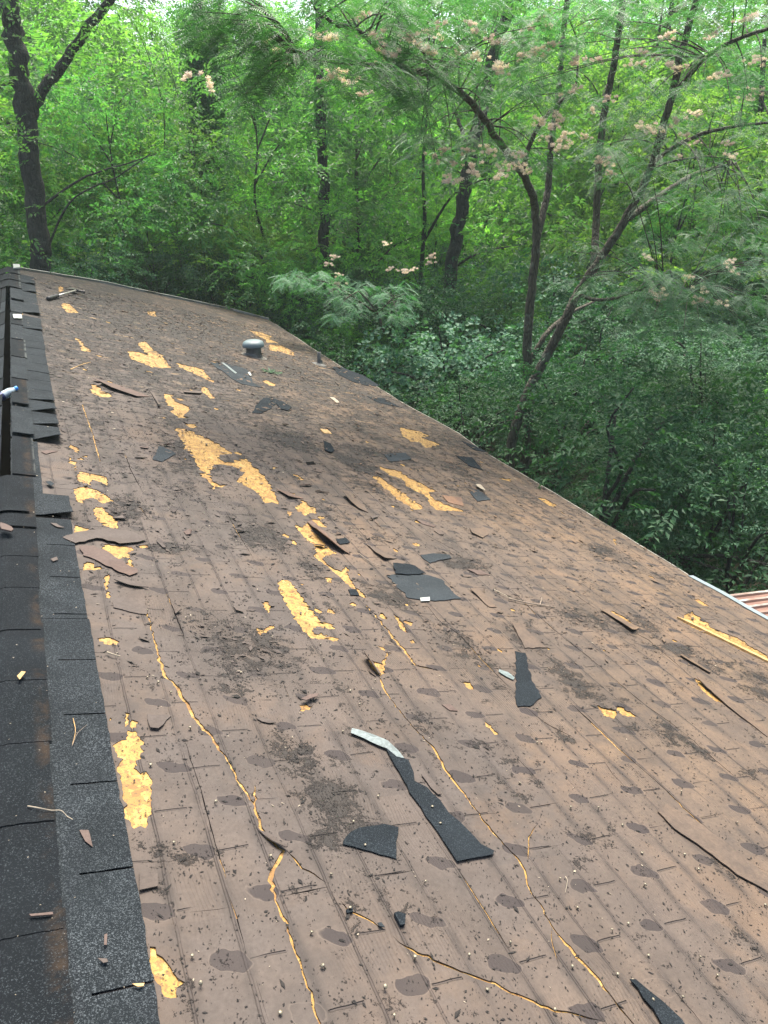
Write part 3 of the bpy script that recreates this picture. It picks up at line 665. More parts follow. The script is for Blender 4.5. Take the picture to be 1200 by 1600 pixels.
# lifted and loose sheets cut from an outline
def sheet(name, poly, m, h0=0.004, lift=0.0, hinge=None, warp=0.004, thick=0.0035, parent=None, seed=0, bend=1.6, step=0.02, jg=0.003):
    """poly in (v,u). hinge=(a,b) a line that stays down; the far side curls up by lift"""
    big = max(max(p[0] for p in poly) - min(p[0] for p in poly), max(p[1] for p in poly) - min(p[1] for p in poly))
    step = max(step, big / 22)
    P = jag(poly, step * 1.3, jg, seed); co = [Vector(p) for p in P]; n = len(P); e = [(i, (i + 1) % n) for i in range(n)]
    a = np.array(P); lo, hi = a.min(0), a.max(0)
    gx, gy = np.meshgrid(np.arange(lo[0], hi[0], step), np.arange(lo[1], hi[1], step)); g_ = np.column_stack([gx.ravel(), gy.ravel()])
    g_ = g_[pip(g_, P)] if len(g_) else g_
    co += [Vector(p) for p in g_]
    res = delaunay_2d_cdt(co, e, [], 1, 1e-6)
    V = np.array([(p.x, p.y) for p in res[0]]); F = np.array([f for f in res[2] if len(f) == 3]); 
    A, B, C_ = V[F[:, 0]], V[F[:, 1]], V[F[:, 2]]
    ar = (B - A)[:, 0] * (C_ - A)[:, 1] - (B - A)[:, 1] * (C_ - A)[:, 0]; F[ar < 0] = F[ar < 0][:, ::-1]
    z = wave(V) + h0 + thick
    if hinge is not None:
        h1, h2 = np.array(hinge[0]), np.array(hinge[1]); dd = (h2 - h1) / np.linalg.norm(h2 - h1)
        dist = np.abs((V - h1)[:, 0] * dd[1] - (V - h1)[:, 1] * dd[0]); z = z + lift * (dist / dist.max()) ** bend
    c = V.mean(0); r_ = random.Random(seed); k1, k2 = r_.uniform(8, 20), r_.uniform(0, 6)
    z = z + warp * (np.sin((V[:, 0] - c[0]) * k1 + k2) * np.cos((V[:, 1] - c[1]) * k1 * 0.8) + 1) * 0.5
    if parent is None:       # a loose thing: its own origin, standing on the roof
        base = np.array([c[0], c[1], 0.0]); V3 = np.column_stack([V, z]) - base
        me = np_mesh(name, V3, F, m); o = link(name, me); o.matrix_world = ROOF @ Matrix.Translation(base)
    else:
        me = np_mesh(name, np.column_stack([V, z]), F, m); o = link(name, me, parent)
    s = o.modifiers.new('thick', 'SOLIDIFY'); s.thickness = thick; s.offset = -1
    return o

# ---- pieces of the old layer still attached but curled up (parts of the roof)
FL = [(6,[(240,345),(262,342),(360,432),(442,495),(400,492),(330,455),(275,410)],(2,3),0.07),
      (6,[(403,226),(432,222),(505,268),(525,305),(480,290),(440,262)],(2,3),0.05),
      (6,[(493,992),(520,988),(548,1014),(585,1066),(572,1072),(530,1045)],(2,3),0.06),
      (5,[(680,510),(722,472),(860,548),(1000,650),(1200,815),(1195,890),(1050,812),(900,690),(760,592)],(1,4),0.006),
      (4,[(5,598),(60,622),(142,688),(132,700),(70,668)],(0,1),0.02),
      (2,[(525,722),(600,690),(672,680),(688,782),(610,772),(530,752)],(3,4),0.03),
      (3,[(690,50),(802,60),(740,125),(700,120)],(0,1),0.012),
      (3,[(650,885),(735,862),(738,800),(652,792)],(2,3),0.008),
      (7,[(415,765),(440,760),(595,850),(560,868)],(1,2),0.03),
      (7,[(860,1090),(890,1092),(1010,1190),(1200,1330),(1195,1360),(1000,1210)],(3,4),0.02),
      (6,[(1000,668),(1040,664),(1130,748),(1090,746)],(2,3),0.02),
      (6,[(90,195),(150,205),(222,240),(150,238)],(1,2),0.03),
      (6,[(870,228),(960,240),(975,272),(900,257)],(2,3),0.02),
      (6,[(515,455),(590,485),(660,520),(600,530),(560,500)],(1,2),0.03),
      (6,[(1000,380),(1070,375),(1092,400),(1062,425),(1010,402)],(1,2),0.015),
      (7,[(0,830),(30,825),(160,938),(60,942)],(2,3),0.015),
      (1,[(430,645),(480,648),(600,678),(700,720),(640,724),(520,692)],(2,3),0.04),
      (1,[(700,690),(720,700),(750,765),(742,768)],(0,1),0.03),
      (1,[(860,690),(950,695),(940,710),(860,705)],(0,1),0.02),
      (7,[(780,975),(800,970),(930,1050),(920,1062)],(1,2),0.015)]
for i, (z, pts, hg, lf) in enumerate(FL):
    P = zp(z, pts)
    sheet('lifted_flap', P, M_BROWN_RED if i in (0, 11, 12, 16) else M_BROWN_FLAP, 0.0015, lf * 0.75, (P[hg[0]], P[hg[1]]), 0.002, 0.003, roof, i, jg=0.002)
# random small curls and broken tab corners over the far, rougher part
rr = random.Random(11); kf = 0
while kf < 20:
    x, y = rr.uniform(110, 900), rr.uniform(455, 1000)
    v, u = vu(x, y)
    if not (0.12 < v < 4.5 and 3.0 < u < 15.3): continue
    L, W = rr.uniform(0.04, 0.13), rr.uniform(0.012, 0.04); a = rr.choice([0, 1.57]) + rr.gauss(0, 0.35)
    ca, sa = math.cos(a), math.sin(a)
    P = [(v + ca * p - sa * t, u + sa * p + ca * t) for p, t in ((0, 0), (L * .6, -W * .2), (L, W * .3), (L * .7, W), (L * .1, W * .8))]
    sheet('lifted_flap', P, rr.choice([M_BROWN_FLAP, M_BROWN_FLAP, M_BROWN_RED]), 0.002, rr.uniform(0.004, 0.022), (P[3], P[4]), 0.003, 0.004, roof, 900 + kf, step=0.03, jg=0.004); kf += 1

# ---- black ridge strips: right hand course with its tab slots
def strip(name, v0, v1, u0, u1, h, m, slots=(), slot_v=(-0.13, 0.02), sw=0.007, liftv=None, seed=0, jg=0.0015, vfun=None):
    """one black shingle from u0 to u1; slots cut into its down-slope edge"""
    r_ = random.Random(seed); edge = []; e1 = v1
    pts = [(v0, u0), (e1, u0)]
    for s in sorted(slots):
        if u0 + .02 < s < u1 - .02: pts += [(e1, s - sw / 2), (slot_v[0], s - sw / 2), (slot_v[0], s + sw / 2), (e1, s + sw / 2)]
    pts += [(e1, u1), (v0, u1)]
    P = []
    for a, b in zip(pts, pts[1:] + pts[:1]):
        k = max(1, int(math.dist(a, b) / 0.035))
        for j in range(k):
            t = j / k; p = [a[0] + (b[0] - a[0]) * t, a[1] + (b[1] - a[1]) * t]
            if j: p[0] += r_.gauss(0, jg); p[1] += r_.gauss(0, jg * 0.5)
            P.append(tuple(p))
    co = [Vector(p) for p in P]; n = len(P)
    gx, gy = np.meshgrid(np.arange(v0 + .02, v1, .03), np.arange(u0 + .02, u1, .04)); g_ = np.column_stack([gx.ravel(), gy.ravel()]); g_ = g_[pip(g_, P)]
    co += [Vector(p) for p in g_]
    res = delaunay_2d_cdt(co, [(i, (i + 1) % n) for i in range(n)], [], 1, 1e-6)
    V = np.array([(p.x, p.y) for p in res[0]]); F = np.array([f for f in res[2] if len(f) == 3])
    Cn = V[F].mean(1); F = F[pip(Cn, P)]
    A, B, C_ = V[F[:, 0]], V[F[:, 1]], V[F[:, 2]]; ar = (B - A)[:, 0] * (C_ - A)[:, 1] - (B - A)[:, 1] * (C_ - A)[:, 0]; F[ar < 0] = F[ar < 0][:, ::-1]
    z = h + 0.6 * wave(V) + 0.0012 * np.sin(V[:, 1] * 7 + seed) + (liftv(V) if liftv is not None else 0)
    o = link(name, np_mesh(name, np.column_stack([V, z]), F, m), roof)
    s = o.modifiers.new('thick', 'SOLIDIFY'); s.thickness = 0.0035; s.offset = -1
    return o
SL = [1.241 + 0.349 * k for k in range(-9, 9)]
q = Q(); q.add([(-0.30, -2.4, 0.0045), (-0.045, -2.4, 0.0045), (-0.045, 4.3, 0.0045), (-0.30, 4.3, 0.0045)], [(0, 1, 2, 3)]); q.build('gap_shade_strip', M_GAP, roof)  # black sheet added below the tab slots so they read as dark
i = 0
for u0, u1 in ((-2.3, -1.25), (-1.25, -0.20), (-0.20, 0.85), (0.85, 1.90), (1.90, 2.95), (2.95, 4.02)):
    strip('starter_shingle', -0.29, 0.006 + 0.005 * math.sin(i * 2.3), u0, u1 - 0.002, 0.0095, M_BLACK, [s + 0.35 * 0.0 for s in SL], seed=i); i += 1
def corner_lift(uc, hgt, L=0.25, rev=False):
    def f(V):
        d = (V[:, 1] - (uc - L)) / L if rev else ((uc + L) - V[:, 1]) / L
        return hgt * np.clip(d, 0, 1) ** 1.6 * np.clip((V[:, 0] + 0.15) / 0.16, 0, 1)
    return f
strip('starter_shingle', -0.29, 0.014, 4.05, 4.38, 0.0125, M_BLACK, [], seed=31, liftv=corner_lift(4.06, 0.035, 0.2))
strip('starter_shingle', -0.29, -0.125, 4.38, 5.36, 0.010, M_BLACK, [], seed=32)
SLU = [5.42, 5.78, 6.12, 6.47, 6.82, 7.2, 7.6]
strip('starter_shingle', -0.29, 0.03, 5.40, 5.77, 0.013, M_BLACK, [], seed=33, liftv=corner_lift(5.40, 0.060, 0.3), slot_v=(-0.09, 0))
strip('starter_shingle', -0.29, 0.03, 5.79, 6.12, 0.012, M_BLACK, [], seed=34, liftv=corner_lift(5.79, 0.025, 0.3))
strip('starter_shingle', -0.29, 0.032, 6.14, 6.46, 0.012, M_BLACK, [], seed=35, liftv=corner_lift(6.14, 0.045, 0.3))
strip('starter_shingle', -0.29, 0.035, 6.48, 7.5, 0.012, M_BLACK, [6.83, 7.2], seed=36, liftv=corner_lift(6.48, 0.02, 0.3))
strip('starter_shingle', -0.29, 0.037, 7.52, 8.6, 0.012, M_BLACK, [7.9, 8.25], seed=37)
strip('starter_shingle', -0.29, 0.045, 8.62, 9.7, 0.012, M_BLACK, [9.0, 9.35], seed=38)
strip('starter_shingle', -0.29, 0.055, 9.72, 10.6, 0.012, M_BLACK, [10.0], seed=39, liftv=corner_lift(9.7, 0.02))
u_n = vu(62, 505)[1]
strip('starter_shingle', -0.29, vu(66, 512)[0], 10.62, u_n, 0.012, M_BLACK, [11.0], seed=40)
for (ua, ub, vv) in ((u_n + 0.55, 12.9, vu(62, 490)[0]), (12.9, 13.9, vu(58, 465)[0]), (13.9, 15.0, vu(53, 437)[0])):
    strip('starter_shingle', -0.29, vv, ua, ub - 0.01, 0.012, M_BLACK, [(ua + ub) / 2], seed=int(ua * 7), liftv=corner_lift(ua, 0.03))
strip('starter_shingle', -0.29, vu(31, 425)[0], 15.0, 15.75, 0.012, M_BLACK, [], seed=77)

# ridge cap shingles, bent over the ridge
def to_left(v, h):        # position on the other slope, mirrored about the ridge, in roof-local coordinates
    rid = D2 * VR; s = VR - v
    P = rid + np.array([-D2[0], 0, D2[2]]) * s + np.array([-NN[0], 0, NN[2]]) * h
    return np.array([P @ D2, P @ NN])
def cap(u0, u1, vr_=-0.178, vl=-0.46, h0=0.013, h1=0.018, seed=0, curl=0.0, parent=roof, m=M_BLACKR):
    r_ = random.Random(seed); q = Q(); nv, nu = 33, max(4, int((u1 - u0) / 0.06)); V = []
    for i in range(nu + 1):
        t = i / nu; u = u0 + (u1 - u0) * t; h = h1 + (h0 - h1) * t + curl * (1 - t) ** 3
        for j in range(nv):
            a = vr_ + (vl - vr_) * j / (nv - 1)
            d = (a - VR) / 0.035
            if a > VR: x, z = a, h
            else: x, z = to_left(a, h)
            rr_ = math.exp(-d * d); x2 = x; z2 = z - 0.002 * rr_
            V.append((x2 + (r_.gauss(0, .0012) if j in (0, nv - 1) else 0), u + r_.gauss(0, .0008), z2 + 0.0003 * math.sin(u * 9 + a * 30)))
    F = [(i * nv + j, (i + 1) * nv + j, (i + 1) * nv + j + 1, i * nv + j + 1) for i in range(nu) for j in range(nv - 1)]
    q.add(V, F); o = q.build('ridge_cap_shingle', m, parent)
    s = o.modifiers.new('thick', 'SOLIDIFY'); s.thickness = 0.0022; s.offset = -1
    return o
edges_c = [-2.4, -1.55, -0.70, 0.15, 1.00, 1.425, 1.787, 2.14, 2.49, 2.84, 3.2, 3.52, 3.85]
for k in range(len(edges_c) - 1): cap(edges_c[k], edges_c[k + 1] + 0.06, -0.178 + 0.006 * math.sin(k * 1.9), h0=0.0165, h1=0.0192, seed=k, curl=0.002 * (k % 3 == 0))
cap(3.85, 4.62, -0.172, h0=0.0195, h1=0.0225, seed=30, curl=0.006)
cap(4.03, 4.40, -0.205, h0=0.0255, h1=0.027, seed=31, curl=0.012)
# beyond it the vent slot is open: a strip of caps on each side only
def half_cap(u0, u1, va, vb, h0, h1, seed, lift=0.0):
    r_ = random.Random(seed); q = Q(); nv, nu = 9, max(4, int((u1 - u0) / 0.08)); V = []
    for i in range(nu + 1):
        t = i / nu; u = u0 + (u1 - u0) * t; h = h1 + (h0 - h1) * t + lift * (1 - t) ** 2
        for j in range(nv):
            a = va + (vb - va) * j / (nv - 1); x, z = (a, h) if a > VR else to_left(a, h)
            V.append((x, u, z + 0.001 * math.sin(u * 8 + j)))
    F = [(i * nv + j, i * nv + j + 1, (i + 1) * nv + j + 1, (i + 1) * nv + j) for i in range(nu) for j in range(nv - 1)]
    q.add(V, F); o = q.build('ridge_shingle', M_BLACK if seed % 2 else M_BLACKR, roof); s = o.modifiers.new('t', 'SOLIDIFY'); s.thickness = 0.004; s.offset = -1
ue = [4.64, 5.42, 6.2, 7.1, 8.0, 8.9, 9.8, 10.7, 11.6]
for k in range(len(ue) - 1):
    half_cap(ue[k], ue[k + 1] + 0.05, -0.283, -0.155 + 0.01 * math.sin(k * 2.1), 0.016, 0.021, k, 0.022 if k in (1, 2) else 0.003)
    half_cap(ue[k], ue[k + 1] + 0.05, -0.341, -0.62, 0.014, 0.019, k + 40, 0.003)
half_cap(11.75, 13.0, -0.283, -0.12, 0.016, 0.021, 61, 0.02); half_cap(11.6, 13.0, -0.341, -0.62, 0.014, 0.019, 62, 0.0)
for k, (a, b) in enumerate(((13.0, 13.9), (13.9, 14.8), (14.8, 15.78))): cap(a, b + 0.04, -0.13, -0.6, 0.02, 0.026, 70 + k, 0.01)
# cross pieces lying over the slot
for k, u in enumerate((8.55, 12.35)):
    half = [(-0.40, u), (-0.19, u + 0.02), (-0.19, u + 0.05), (-0.40, u + 0.03)]

# other slope, slot lining, rake and eave metal, fascia, walls
q = Q()
def LP(a, u, h): x, z = to_left(a, h); return (x, u, z)
q.add([LP(VR - .12, -2.5, -.0085), LP(VR - .12, 15.85, -.0085), LP(-5.2, 15.85, -.0085), LP(-5.2, -2.5, -.0085)], [(0, 3, 2, 1)])
o = q.build('roof_decking', M_OSB, roof); s = o.modifiers.new('t', 'SOLIDIFY'); s.thickness = 0.016; s.offset = -1
q = Q(); q.add([LP(VR - .05, -2.5, .002), LP(VR - .05, 15.87, .002), LP(-5.25, 15.87, .002), LP(-5.25, -2.5, .002)], [(0, 3, 2, 1)])
o = q.build('black_shingles', M_BLACK, roof); s = o.modifiers.new('t', 'SOLIDIFY'); s.thickness = 0.008; s.offset = -1
M_DARK = plain('slot shade black', (0.004, 0.0038, 0.0035), 1.0, 0, 0.1, 5, 0.0); M_DARK.node_tree.nodes['Principled BSDF'].inputs['Specular IOR Level'].default_value = 0.0  # near-black colour for the shade inside the ridge slot
q = Q(); q.box((VR - 0.095, -2.4, -0.34), (VR + 0.095, 15.7, -0.24)); q.box((VR - 0.095, -2.4, -0.239), (VR - 0.088, 15.7, -0.03)); q.box((VR + 0.088, -2.4, -0.239), (VR + 0.094, 15.7, -0.003)); q.build('slot_shade_liner', M_DARK, roof)  # black floor and sides added to keep the open slot dark
# drip edge along the rake (pale) and the eave
def edge_metal(name, pts, m, wid, drop, h=0.0035, outw=0.012, top_in=None):
    P = np.array(pts); n = len(P); T = np.gradient(P, axis=0); T /= np.linalg.norm(T, axis=1)[:, None]; Nn = np.column_stack([T[:, 1], -T[:, 0]])
    c = np.array([2.3, 7.0]); 
    if ((P.mean(0) - c) @ Nn.mean(0)) < 0: Nn = -Nn
    z = wave(P)
    rows = [np.column_stack([P - Nn * wid, z + h]), np.column_stack([P + Nn * outw, z + h]), np.column_stack([P + Nn * (outw + 0.003), z + h - drop * 0.7]), np.column_stack([P + Nn * (outw + 0.015), z + h - drop])]
    V = np.concatenate(rows); F = [(r_ * n + i, r_ * n + i + 1, (r_ + 1) * n + i + 1, (r_ + 1) * n + i) for r_ in range(3) for i in range(n - 1)]
    o = link(name, np_mesh(name, V, F, m), roof); s = o.modifiers.new('t', 'SOLIDIFY'); s.thickness = 0.0015; s.offset = 0; return o
def dens(P, k=4): return [(a[0] + (b[0] - a[0]) * t, a[1] + (b[1] - a[1]) * t) for a, b in zip(P, P[1:]) for t in np.linspace(0, 1, k, endpoint=False)] + [P[-1]]
M_RAKE = plain('rake trim metal', (0.42, 0.42, 0.37), 0.5, 0.0, 0.2, 3, 0.1, (0.20, 0.18, 0.14))
edge_metal('rake_trim', dens([(p[0], p[1] + 0.0) for p in RAKE], 5), M_RAKE, 0.035, 0.10, 0.040, 0.02)
E_new = [p for p in EAVE if p[1] < vu(1080, 901)[1]] + [vu(1078, 900)]
edge_metal('drip_edge', dens([(p[0] + 0.01, p[1]) for p in E_new], 4), M_DRIP, 0.045, 0.05, 0.006, 0.03)
E_old = [vu(1075, 898)] + [p for p in EAVE if p[1] > vu(1070, 895)[1]]
edge_metal('drip_edge', dens(E_old, 4), M_DRIPOLD, 0.004, 0.06, 0.001, 0.010)
# gutter full of litter under the near eave
q = Q(); x0 = 4.93; u1 = 3.70
for a, b in (((x0 + 0.055, -0.10), (x0 + 0.06, -0.20)), ((x0 + 0.06, -0.20), (x0 + 0.165, -0.20)), ((x0 + 0.165, -0.20), (x0 + 0.175, -0.07))):
    q.add([(a[0], -2.5, a[1]), (b[0], -2.5, b[1]), (b[0], u1, b[1]), (a[0], u1, a[1])], [(0, 1, 2, 3)])
o = q.build('gutter', M_DRIPOLD, roof); s = o.modifiers.new('t', 'SOLIDIFY'); s.thickness = 0.002
M_LITTER = plain('gutter litter', (0.05, 0.045, 0.038), 0.95, 0, 0.7, 60, 1.0)
q = Q(); uu = np.linspace(-2.5, u1, 200); vv = np.linspace(x0 + 0.058, x0 + 0.17, 6); V = [(v, u, -0.075 + rng.normal(0, 0.008)) for u in uu for v in vv]
q.add(V, [(i * 6 + j, i * 6 + j + 1, (i + 1) * 6 + j + 1, (i + 1) * 6 + j) for i in range(199) for j in range(5)]); q.build('gutter_litter', M_LITTER, roof)
# walls and fascia below (house-local, world axes)
q = Q(); q.box((-4.6, -2.2, ZG), (4.35, 15.4, -1.42)); q.build('wall', M_WALL, house)
q = Q()
for sx in (1, -1):
    pass
q.add([(-4.6, 15.4, -1.42), (4.35, 15.4, -1.42), (-0.25, 15.4, 0.03), (-0.35, 15.4, 0.03), (-4.6, 15.3, -1.42), (4.35, 15.3, -1.42), (-0.25, 15.3, 0.03), (-0.35, 15.3, 0.03)], [(0, 1, 2, 3), (7, 6, 5, 4)]); q.build('gable_wall', M_WALL, house)

# ---- nails left standing in the old layer
NAILS = [(4,p) for p in [(405,137),(483,12),(572,435),(822,494),(860,572),(508,674),(455,558),(64,730),(348,812),(792,842),(435,975),(256,1087),(307,1247),(738,1205),(597,1350),(996,1185),(1192,1118),(1082,1345),(110,1460),(640,1480)]] + \
 [(5,p) for p in [(115,30),(115,188),(135,188),(35,373),(788,422),(273,488),(400,497),(516,572),(1053,565),(607,703),(803,718),(867,790),(620,855),(222,828),(305,960),(465,1065),(545,1030),(640,1180),(493,1273),(880,1192),(960,1280),(280,1237),(200,1435),(655,1400),(795,1385),(1180,955),(565,1300)]] + \
 [(3,p) for p in [(705,290),(888,122),(813,655),(897,1197),(935,1330),(1008,475),(160,455),(207,828)]] + [(6,p) for p in [(300,930),(315,998),(440,1145),(555,1100),(645,635),(120,235),(560,600)]] + [(2,p) for p in [(740,1110),(690,1080),(800,1155),(1130,1050),(690,760),(160,685),(140,1025)]]
def nail_mesh():
    q = Q(); q.lathe([(0, .0045), (.0028, .0044), (.0052, .003), (.0055, .0015), (.0048, 0), (.0017, -0.0003), (.0016, -.016)], 10, 0); return q.mesh('nail', M_NAIL, True)
nm = nail_mesh(); rr = random.Random(3)
for z, p in NAILS:
    (v, u), = zp(z, [p]); o = link('nail', nm, roof); hh = rr.uniform(0.004, 0.014); s = rr.uniform(0.75, 1.1)
    o.matrix_local = Matrix.Translation((v, u, hh + float(wave(np.array([[v, u]]))[0]))) @ Matrix.Rotation(rr.gauss(0, .35), 4, 'X') @ Matrix.Rotation(rr.gauss(0, .35), 4, 'Y') @ Matrix.Scale(s, 4)

# ---- roof vent and vent pipe (fixed to the roof)
M_CAPM = plain('pale grey vent hood', (0.11, 0.15, 0.155), 0.55, 0.0, 0.15, 6, 0.1)
M_FLASH = plain('dull flashing', (0.16, 0.15, 0.13), 0.7, 0.2, 0.35, 12, 0.3, (0.07, 0.06, 0.05))
M_PIPE = plain('dark vent pipe', (0.075, 0.075, 0.068), 0.6, 0.2, 0.3, 10, 0.1)
def upright(px, py):
    v, u = vu(px, py); P = D2 * v + np.array([0, u, 0]); return Matrix.Translation(P)
def fixed(name, px, py):
    e = bpy.data.objects.new(name, None); COL.objects.link(e); e.parent = house; e.matrix_world = upright(px, py); return e
rv = fixed('roof_vent', 397, 557)
q = Q(); q.lathe([(.10, -.06), (.112, .02), (.112, .15), (.105, .16)], 28); q.build('vent_pipe', M_PIPE, rv, True)
q = Q(); q.lathe([(.13, .155), (.162, .150), (.164, .162), (.160, .195), (.145, .222), (.11, .240), (.05, .250), (0.0005, .252)], 36); q.lathe([(.12, .158), (.0005, .16)], 36); q.build('vent_hood', M_CAPM, rv, True)
q = Q(); q.lathe([(.20, .006), (.17, .010), (.135, .02), (.118, .05), (.116, .07)], 28); o = q.build('flashing', M_FLASH, rv); o.matrix_local = Matrix.Rotation(math.radians(16.15), 4, 'Y')
pv = fixed('vent_stack', 499, 570)
q = Q(); q.lathe([(.030, -.06), (.032, .21), (.026, .212), (.024, .05)], 16); q.build('pipe', M_PIPE, pv, True)
q = Q(); q.lathe([(.125, .006), (.105, .014), (.055, .03), (.04, .06), (.036, .075)], 18); q.build('flashing', M_PIPE, pv).matrix_local = Matrix.Rotation(math.radians(16.15), 4, 'Y')

# ------------------------------------------------------------------ LOOSE THINGS ON THE ROOF
def scrap(z, pts, label, name='shingle_scrap', cat='shingle scrap', m=None, group=None, **k):
    o = sheet(name, zp(z, pts), m or M_SCRAP, **k); tag(o, label, cat, group); return o
GB = 'dark shingle scraps lying on the brown roof'; GW = 'brown shards lying on the roof'
kw = dict(h0=0.0015, thick=0.003, warp=0.003)
S1 = scrap(4, [(605,225),(645,240),(680,262),(710,275),(735,330),(740,370),(800,400),(850,460),(900,520),(950,560),(985,600),(1050,670),(1110,700),(1105,718),(940,748),(880,655),(820,570),(720,420),(650,300)], 'long tapering charcoal scrap with a silver strip at its far tip', group=GB, seed=1, **{**kw, 'h0': 0.006, 'jg': 0.002})
def child_sheet(par, name, z, pts, m, h0, seed):
    o = sheet(name, zp(z, pts), m, h0=h0, thick=0.0012, warp=0.002, seed=seed, jg=0.001)
    mw = o.matrix_world.copy(); o.parent = par; o.matrix_parent_inverse = par.matrix_world.inverted(); o.matrix_world = mw; return o
bpy.context.view_layer.update()
child_sheet(S1, 'release_strip', 4, [(445,130),(480,138),(560,165),(612,190),(662,236),(690,268),(655,262),(610,225),(565,208),(500,176),(440,150)], M_TAPE, 0.011, 2)
scrap(4, [(405,655),(422,632),(440,608),(480,588),(520,578),(560,570),(600,566),(665,580),(660,650),(655,730),(580,710),(500,690),(405,668)], 'dark half-round scrap left of the long tapering scrap', group=GB, seed=3, **{**kw, 'jg': 0.0015})
S3 = scrap(6, [(612,598),(650,598),(700,602),(790,597),(870,620),(890,650),(930,690),(960,710),(880,716),(815,718),(712,702),(660,648)], 'worn grey rectangular scrap with a light crease in mid roof', m=M_SCRAPL, group=GB, seed=4, **kw)
scrap(6, [(640,545),(700,548),(740,560),(792,596),(700,602),(650,598)], 'small dark scrap tucked at the upper edge of the grey rectangular scrap', group=GB, seed=5, **{**kw, 'h0': 0.010})
scrap(6, [(768,706),(812,703),(814,720),(772,722)], 'white tag sticking out under the grey rectangular scrap', 'plastic_tag', 'tag', M_WHITE, None, h0=0.009, thick=0.001, warp=0.002, seed=6, jg=0.0005)
scrap(6, [(770,505),(830,498),(905,505),(915,520),(850,530),(815,542),(780,520)], 'flat ragged grey scrap just above the grey rectangular scrap', m=M_SCRAPL, group=GB, seed=7, **kw)
scrap(0, [(806,1020),(821,1021),(826,1045),(832,1065),(845,1090),(828,1105),(806,1105)], 'upright slate grey scrap right of a short white strip', group=GB, seed=8, **kw)
scrap(7, [(-60,1040),(-20,1052),(12,1078),(4,1090),(-30,1075),(-64,1052)], 'short white strip left of the upright slate grey scrap', 'plastic_strip', 'plastic strip', M_TAPE, None, h0=0.004, thick=0.0015, warp=0.003, seed=9, jg=0.0008)
scrap(5, [(545,1298),(575,1300),(640,1360),(700,1400),(790,1490),(820,1540),(720,1560),(690,1500),(610,1390)], 'dark pointed scrap at the bottom right edge of the photo', group=GB, seed=10, **{**kw, 'h0': 0.006, 'jg': 0.002})
scrap(9, [(430,765),(470,700),(520,655),(600,665),(640,685),(600,705),(570,730),(500,768)], 'dark leaf-shaped scrap below the grey vent, left half of a pair', group=GB, seed=11, **kw)
scrap(9, [(605,705),(640,683),(720,730),(690,752),(640,740)], 'smaller dark scrap touching the leaf-shaped scrap below the vent', group=GB, seed=12, **{**kw, 'h0': 0.007})
S8 = scrap(9, [(130,405),(200,402),(260,402),(340,430),(395,450),(430,500),(435,545),(510,582),(440,575),(350,557),(280,515),(210,460)], 'wide flat grey scrap with a pale stripe left of the vent', m=M_SCRAPL, group=GB, seed=13, **kw)
bpy.context.view_layer.update()
child_sheet(S8, 'pale_stripe', 9, [(212,403),(228,403),(325,478),(312,484)], M_TAPE, 0.010, 14)
scrap(9, [(400,478),(415,474),(428,496),(420,502)], 'tiny white flake at the right end of the wide grey scrap', 'white_flake', 'flake', M_WHITE, None, h0=0.012, thick=0.001, warp=0.003, seed=15)
scrap(1, [(745,955),(765,960),(825,990),(760,1025),(715,1015)], 'grey angular scrap left of the largest bare board patch', m=M_SCRAPL, group=GB, seed=16, **kw)
scrap(8, [(493,600),(520,610),(536,635),(520,644),(498,635)], 'small black curled scrap in the middle of the far roof', group=GB, seed=17, h0=0.004, thick=0.004, warp=0.012)
scrap(8, [(990,655),(1050,658),(1092,708),(1040,692)], 'blue-grey triangular scrap near the eave', group=GB, seed=18, **kw)
scrap(8, [(520,318),(560,322),(640,352),(705,392),(660,392),(600,375),(550,350)], 'long black strip along the far eave beside the vent stack', group=GB, seed=19, **kw)
scrap(8, [(655,430),(720,440),(782,472),(700,457)], 'narrow dark strip near the eave below the long black strip', group=GB, seed=20, **kw)
scrap(8, [(1010,598),(1060,615),(1108,640),(1060,634)], 'thin dark strip right at the eave above the triangular scrap', group=GB, seed=21, **kw)
scrap(6, [(430,670),(470,668),(482,700),(440,696)], 'small slate square beside the yellow crack in mid roof', group=GB, seed=22, **kw)
scrap(8, [(720,650),(800,645),(822,670),(740,676)], 'faded grey scrap above the twin yellow strips', m=M_SCRAPL, group=GB, seed=23, **kw)
scrap(4, [(642,992),(668,982),(684,998),(692,1048),(668,1052)], 'small thick black lump among the near nails', group=GB, seed=24, h0=0.004, thick=0.009, warp=0.006)
scrap(4, [(415,972),(440,968),(452,990),(425,994)], 'tiny black crumb on the near yellow crack', group=GB, seed=25, h0=0.003, thick=0.006, warp=0.004)
scrap(4, [(565,1040),(585,1036),(596,1052),(572,1056)], 'tiny grey chip at the end of the short yellow crack', m=M_SCRAPL, group=GB, seed=26, h0=0.003, thick=0.003, warp=0.004)
scrap(8, [(1040,790),(1075,782),(1120,820),(1070,825)], 'dull black patch scrap right of the twin yellow strips', m=M_SCRAPL, group=GB, seed=27, **kw)
scrap(6, [(375,430),(420,425),(440,445),(395,452)], 'small dark scrap beside the curled flap in mid roof', group=GB, seed=28, **kw)
